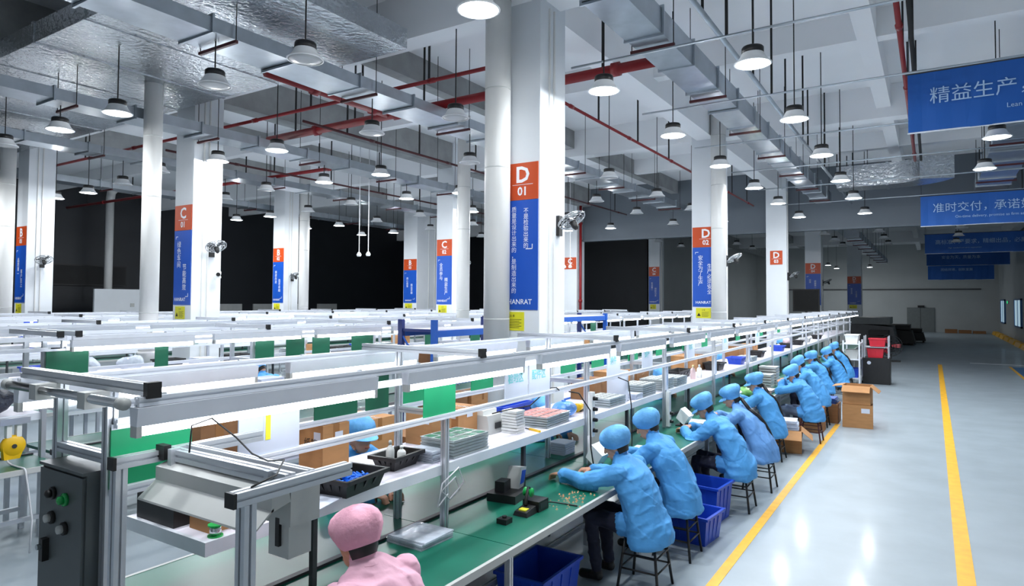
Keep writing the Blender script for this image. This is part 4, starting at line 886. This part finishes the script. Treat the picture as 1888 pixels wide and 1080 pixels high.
far_worker(-3.86, 3.82, 'woman with tied hair facing the aisle beside the printed carton', 21, hl=(-.62, -.05, .83), hr=(-.58, .16, .83), lean=1.0, pitch=6, turn=8, hair='pony', vox=.008, seat=.58)
far_worker(-3.80, 6.5, 'worker across the bench whose sleeve reaches under the shelf', 22, hl=(-.78, -.05, .83), hr=(-.6, .12, .83), lean=1.2, pitch=45, vox=.010)
far_worker(-3.75, 10.3, 'worker across the bench behind the two bottles', 23, lean=1.1, pitch=35, vox=.012)
far_worker(-3.72, 13.9, 'worker across the bench bending under a wide blue cap', 24, lean=1.1, pitch=40, vox=.012)
far_worker(-3.78, 20.5, 'farthest worker across the aisle side bench', 25, lean=1.0, pitch=35, vox=.014)
for i, (x, y) in enumerate(((-9.95, 7.40), (-9.95, 8.20))):
    person((x+.3, y, 0), 0, ('hunched worker at the third bench line, nearer the camera bay', 'hunched worker at the third bench line, next to the first one')[i], (-.45, -.1, .84), (-.45, .1, .84), lean=1.0, pitch=50, vox=.012, sd=31+i, edge=-9.98-x-.3)
    stool(x+.33, y, .42, 'stool at the third bench line', WOODS, BLK, 'stools at the third bench line')
# ================================================================== ALONG THE AISLE
c = crate('stacking_crate', 'large blue stacking crate on the floor behind the second worker', 'crate', (-2.12, 7.12, 0), .52, .44, .38, BLUEPL, rz=-.1, rim=.02)
c = crate('stacking_crate', 'blue crate beside the legs of the first worker', 'crate', (-1.98, 6.44, 0), .40, .42, .27, BLUEPL, rz=-.1, rim=.02)
c = crate('stacking_crate', 'dark blue crate under the near end of the green table', 'crate', (-2.55, 4.4, 0), .4, .6, .3, BLUEPL)
c = carton('open carton overflowing with white sheets beside the ponytail worker', (-1.95, 11.05, 0), .44, .48, .34, rz=.15, open_=True)
paper_stack('white crumpled sheets heaped in the open carton', (-1.95, 11.05, .2), .33, .36, 14, PAPER, .02, .15, jit=.018)
carton('brown carton behind the dark red stool', (-1.85, 13.0, 0), .38, .42, .42, m=CARDD)
c = carton('wide brown carton with blue parts on top by the worker row', (-1.80, 14.2, 0), .52, .5, .36, m=CARDD)
paper_stack('blue folded bags lying on the wide brown carton', (-1.80, 14.2, .36), .42, .42, 6, mat('blue_folded_bag', (60, 96, 176), .4, var=.3, scale=20), .018, jit=.02)
carton('closed lower carton of the stack at the aisle edge', (-1.2, 13.9, 0), .5, .46, .42, rz=.06, label_=True)
carton('open upper carton of the stack at the aisle edge', (-1.2, 13.92, .425), .46, .42, .34, rz=-.03, open_=True)
# parts cart, black cabinet with red boxes
t = thing('parts_cart', 'slim white frame cart loaded with small parts beside the last worker', 'cart', (-1.92, 21.0, 0))
for x in (-.2, .2):
    for y in (-.45, .45): MB().box(x-.02, x+.02, y-.02, y+.02, .06, 1.25).build('post', ALUW, t); MB().lathe([(.04, -.02), (.04, .02)], (x, y, .04), 10, 'x').build('caster', BLKR, t)
for z in (.2, .72, 1.15): MB().box(-.21, .21, -.46, .46, z-.012, z+.012).build('shelf', ALUW, t)
for i, (z, m_) in enumerate(((.212, BLUEPL), (.732, GREYPL), (1.162, BOTW))):
    crate('parts_bin', ('blue bin low on the white parts cart', 'grey bin on the middle of the white parts cart', 'white bin on top of the white parts cart')[i], 'bin', (-1.92, 20.95, z), .34, .6, .24, m_)
t = thing('black_cabinet', 'black cabinet with a white sticker at the aisle edge', 'cabinet', (-1.36, 21.6, 0))
MB().box(-.34, .34, -.3, .3, 0, .74).build('body', BLK, t); MB().box(-.33, .33, -.312, -.3, .02, .72).build('door', BLK, t); MB().cyl((-.18, -.312, .60), (-.18, -.316, .60), .05, n=16).build('sticker', PAPER, t)
crate('red_bin', 'red bin on the black cabinet', 'bin', (-1.39, 21.6, .74), .42, .4, .26, REDPL); crate('red_bin', 'red bin in the upper rack above the black cabinet', 'bin', (-1.34, 21.6, 1.06), .42, .4, .22, REDPL)
t = thing('small_rack', 'thin rack holding the red bins over the black cabinet', 'rack', (-1.36, 21.6, .74))
for x in (-.3, .3):
    for y in (-.26, .26): MB().box(x-.015, x+.015, y-.015, y+.015, 0, .62).build('post', ALU, t)
MB().box(-.31, .31, -.27, .27, .29, .31).build('shelf', ALU, t)
# floor fan
def fan_head(t, r, m, cx=0, cy=0, cz=0, tilt=None, blades=3):
    mb = MB()
    for rr, dd in ((1, 0), (.98, .05), (.8, .09), (.55, .11), (.3, .12), (.8, -.08), (.5, -.1), (.25, -.11)):
        mb.tube([(cx+r*rr*math.cos(a), cy+dd*r*1.6, cz+r*rr*math.sin(a)) for a in np.linspace(0, 2*math.pi, 25)], r*.026, 4)
    for k in range(12):
        a = 2*math.pi*k/12; mb.tube([(cx+r*q*math.cos(a), cy+d*r*1.6, cz+r*q*math.sin(a)) for q, d in ((.1, .125), (.55, .11), (.98, .05), (1, 0), (.8, -.08), (.25, -.11))], r*.018, 4)
    mb.build('guard', m, t, True)
    mb = MB()
    for k in range(blades):
        a = 2*math.pi*k/blades; P = []
        for q, wd in ((.12, .16), (.5, .34), (.85, .30)):
            for sg in (-1, 1): P.append((cx+r*(q*math.cos(a)-sg*wd*.5*math.sin(a)), cy+sg*.035*r, cz+r*(q*math.sin(a)+sg*wd*.5*math.cos(a))))
        mb.add(P+[(x, y+.004, z) for x, y, z in P], [(0, 1, 3, 2), (2, 3, 5, 4), (6, 8, 9, 7), (8, 10, 11, 9), (0, 2, 8, 6), (2, 4, 10, 8), (1, 7, 9, 3), (3, 9, 11, 5), (4, 5, 11, 10), (0, 6, 7, 1)])
    mb.build('blades', REDPL if r > .4 else STEELG, t)
    MB().lathe([(.05*r/.25, -.04), (.06*r/.25, .0), (.055*r/.25, .06), (.03*r/.25, .1)], (cx, cy+.06, cz), 12, 'y').build('motor', BLK, t, True)
t = thing('floor_fan', 'big round floor fan with red blades in the dim far aisle', 'fan', (-1.42, 30, 0)); fan_head(t, .42, STEELG, 0, 0, .62); MB().box(-.04, .04, .0, .08, .1, .3).build('stand', BLK, t); MB().box(-.35, .35, -.25, .25, 0, .04).build('foot', BLK, t)
# dark machines in the far dim zone
for i, (x, y, a, b, h) in enumerate(((-2.6, 40, 2.2, 3, 1.55), (-2.1, 36, 1.0, 1.2, 1.0), (-1.6, 43, 1.6, 2.4, 1.1), (-.95, 46, 1.2, 1.6, .8))):
    t = thing('covered_machine', ('long grey boxed machine under a flat top in the dim far zone', 'dark low machine beside the floor fan', 'black draped machine farther down the dim aisle', 'low black draped heap at the end of the dim aisle')[i], 'machine', (x, y, 0))
    MB().hexa([(-a/2, -b/2, .1), (a/2, -b/2, .1), (a/2, b/2, .1), (-a/2, b/2, .1), (-a/2*.9, -b/2*.95, h*.8), (a/2*.8, -b/2*.95, h*.7), (a/2*.8, b/2*.95, h*.7), (-a/2*.9, b/2*.95, h*.8)]).build('body', STEELG if i == 0 else BLKR, t)
    MB().box(-a/2*.95, a/2*.7, -b/2, b/2, h*.78, h).build('top', GREYBOX if i == 0 else BLKR, t)
    for sx in (-1, 1): MB().box(sx*a*.4-.05, sx*a*.4+.05, -b*.4, b*.4, 0, .12).build('skid', BLKR, t)
for k in range(3): carton('low brown pallet load along the far end wall', (1.2+k*.9, 61.6, 0), .8, .6, .3-.05*k, group='low loads along the far end wall', m=CARDD)
# wall fans on the columns
def wall_fan(label, x, y, z, sc=1.0):
    t = thing('wall_fan', label, 'fan', (x, y, z))
    MB().box(0, .05, -.05, .05, -.16, .12).build('bracket', BLK, t); MB().cyl((.04, 0, .0), (.16, -.02, .06), .025, n=8).build('arm', BLK, t, True)
    g = bpy.data.objects.new('fan_head', None); COL.objects.link(g); g.parent = t; g.location = (.24, -.05, .05); g.rotation_euler = Vector((.526, -.078, -.85)).to_track_quat('Y', 'Z').to_euler(); g.empty_display_size = .05
    fan_head(g, .2, SILVER); return t
wall_fan('wall fan tilted down on the side of the D 01 column', -4.37, 8.0, 3.36); wall_fan('wall fan above the security camera', -12.22, 7.85, 3.3); wall_fan('wall fan on the leftmost hall column before the dark wall', -19.68, 7.85, 3.25)
wall_fan('wall fan behind the pipe of the D row', -4.37, 16.75, 3.35); wall_fan('wall fan beside the pipe of the B row', -19.68, 15.85, 3.12); wall_fan('wall fan on the column touching the grey header wall', -4.37, 25.2, 3.25); wall_fan('wall fan on the side of the B 03 pier', -19.55, 24.3, 3.3); wall_fan('wall fan on the unlit D 04 column', -4.37, 34.0, 3.25); wall_fan('wall fan hidden behind the shaded white pipe', -12.22, 16.1, 3.35)
t = thing('security_camera', 'small white security camera on the C 01 column', 'camera', (-12.2, 7.95, 2.74)); MB().box(0, .14, -.03, .03, -.02, .02).build('bracket', BOTW, t); MB().cyl((.1, .0, .09), (.24, -.1, .05), .05, n=10).build('body', BOTW, t, True); MB().cyl((.24, -.1, .05), (.25, -.108, .047), .04, n=10).build('lens', BLK, t)
for i, (x, y) in enumerate(((-13.35, 13.0), (-13.0, 13.0), (-11.3, 21.2), (-11.06, 21.2))):
    t = thing('drop_cord', 'hanging power cord with a white socket end in the rear hall', 'cord', (x, y, 3.5), group='hanging drop cords'); MB().cyl((0, 0, .05), (0, 0, H-3.5), .012, n=5).build('cord', CORDW, t); MB().lathe([(.05, 0), (.07, .05), (.03, .12)], n=10).build('socket', BOTW, t, True)
# ------------------------------------------------------------------ blue racks between the lines
def rack(label, x0, x1, y0, y1, h, shelves, m=BLUEST):
    t = thing('storage_rack', label, 'rack', (x0, y0, 0)); a, b = x1-x0, y1-y0
    for i, x in enumerate((0, a)):
        for y in (0, b):
            MB().box(x-.04, x+.04, y-.03, y+.03, 0, h).build('upright', NAVYST if i == 0 else m, t)
    for y in (0, b):
        for z in (.3, 1.0, h-.15): MB().box(0, a, y-.015, y+.015, z-.02, z+.02).build('end_brace', NAVYST, t)
        MB().cyl((0, y, .4), (a, y, 1.0), .015, n=6).cyl((0, y, h-.2), (a, y, 1.05), .015, n=6).build('diagonal_brace', m, t)
    for z in shelves:
        for x in (0, a): MB().box(x-.025, x+.025, .03, b-.03, z-.09, z).build('beam', m, t)
        MB().box(.0, a, .02, b-.02, z-.005, z+.012).build('deck', MINT, t)
    return t
rack('blue steel rack left of the D 01 column', -6.35, -5.75, 7.02, 9.05, 2.03, (.5, 1.2, 1.88))
rack('blue steel rack behind the D 01 column', -6.35, -5.75, 10.6, 12.6, 2.05, (.5, 1.2, 2.0))
for i, (y, z) in enumerate(((7.5, 1.212), (8.4, 1.212), (7.6, .512), (8.3, .512), (11.2, 1.212), (12.0, 1.212))):
    carton('carton stored on a blue steel rack', (-6.05, y, z), .45, .6, .38, m=CARD if i % 2 else CARDD, group='cartons on the blue racks')
for i, (y, z) in enumerate(((4.47, 0), (5.15, 0))):
    carton(('carton pile base on the floor left of the aisle side bench', 'carton on the floor near the thick white pipe')[i], (-4.45, y, 0), .5, .6, .5)
carton('upper carton with a wavy lid behind the green boards', (-4.45, 5.13, .5), .5, .6, .48, m=CARDD); carton('tall upper carton seen behind the second post', (-4.5, 4.45, .5), .46, .4, .72, m=CARD)
crate('stacking_crate', 'navy crate on the floor behind the seated woman', 'crate', (-4.62, 3.26, 0), .5, .4, .9, BLUEPL)
# pale partition and screens by the dark left wall
t = thing('partition', 'pale partition standing by the dark left wall', 'partition', (-28.2, 14.4, 0)); MB().box(-.05, .05, -1.3, 1.3, .1, 2.68).build('panel', WHITEP, t); MB().box(-.08, .08, -1.3, -1.2, 0, .12).box(-.08, .08, 1.2, 1.3, 0, .12).build('foot', GREYPL, t); MB().box(.05, .09, .1, .25, 1.95, 2.1).build('wall_box', GREYPL, t)
t = thing('wall_screen', 'dark screen hanging on the dark left wall', 'screen', (-30.9, 14.2, 3.3)); MB().box(-.1, .04, -1.5, 1.5, -.45, .45).build('case', BLK, t); MB().box(.04, .045, -1.45, 1.45, -.4, .4).build('glass', BLKR, t)
for k in range(5):
    t = tag(MB().box(-30.98, -30.9, 18+k*2.2, 19.5+k*2.2, 1.6, 2.05).build('wall_sign', GREYPL), 'pale strip sign low on the dark left wall', 'sign', 'pale strip signs on the dark left wall')
t = thing('wall_screen', 'black screen standing beyond the D 03 column', 'screen', (-4.7, 31.5, 1.9)); MB().box(-.55, .55, -.03, .03, 0, 1.0).build('case', BLK, t); MB().box(-.5, .5, -.035, -.03, .05, .95).build('glass', BLKR, t); MB().box(-.05, .05, -.02, .02, -1.9, 0).build('pole', STEELG, t); MB().box(-.4, .4, -.25, .25, -1.9, -1.87).build('foot', STEELG, t)
# ------------------------------------------------------------------ banners over the aisle
def banner(label, x0, y, z0, h, wd, main, sub, size, tx, subx):
    t = thing('banner', label, 'banner', (x0, y, z0)); n = 24; rows = []
    V_ = []; F_ = []
    for i in range(n+1):
        x = wd*i/n; yy = .012*math.sin(i*.9)+.006*math.sin(i*2.3)
        V_ += [(x, yy-.004, 0), (x, yy*.2-.004, h), (x, yy+.004, 0), (x, yy*.2+.004, h)]
    for i in range(n):
        a = i*4; F_ += [(a, a+4, a+5, a+1), (a+2, a+3, a+7, a+6), (a+1, a+5, a+7, a+3), (a, a+2, a+6, a+4)]
    F_ += [(0, 1, 3, 2), (n*4, n*4+2, n*4+3, n*4+1)]
    MB().add(V_, F_).build('cloth', BANB, t)
    MB().cyl((-.03, 0, h), (wd+.03, 0, h), .014, n=6).build('top_rod', STEELG, t); MB().cyl((-.01, 0, 0), (wd+.01, 0, 0), .012, n=6).build('bottom_rod', ALUW, t)
    for x in (.02, wd-.08): MB().cyl((x, 0, h), (x, 0, H-z0), .005, n=5).build('hanging_wire', BLKR, t)
    cur = tx
    for ph in main.replace('，', '，|').replace('、', '、|').replace('；', '；|').split('|'):
        o_ = text('slogan', ph, size, PRINTG, t, (cur, -.028, h*.56), align='LEFT')
        cur += max(v.co.x for v in o_.data.vertices)+(size*.55 if ph[-1] in '，、；' else size*.1)
    if sub: text('sub_slogan', sub, size*.36, PRINTG, t, (subx, -.028, h*.27), align='LEFT')
banner('nearest blue banner with a lean production slogan over the aisle', -.28, 11.8, 4.92, .92, 4.4, '精益生产，精益管理，精益求精', 'Lean production, lean management', .27, .28, 1.22)
banner('second blue banner with an on time delivery slogan over the aisle', -.26, 23.0, 4.58, .9, 4.4, '准时交付，承诺如山；效率为先', 'On-time delivery, promise as firm as a mountain; efficiency first', .30, .3, .85)
banner('third blue banner with a high standard slogan past the header wall', -.26, 36.0, 4.59, .9, 4.4, '高标准、严要求，精细出品，必属佳品!', 'High standard and strict requirement', .23, .4, .9)
banner('fourth blue banner in the shadowed far aisle', -.28, 50.0, 4.70, .9, 4.3, '安全为天，质量为本', '', .23, .8, 0)
banner('last dark blue banner near the far end wall', -.25, 58.0, 4.04, 1.3, 4.0, '团结拼搏，创新发展', '', .22, .8, 0)
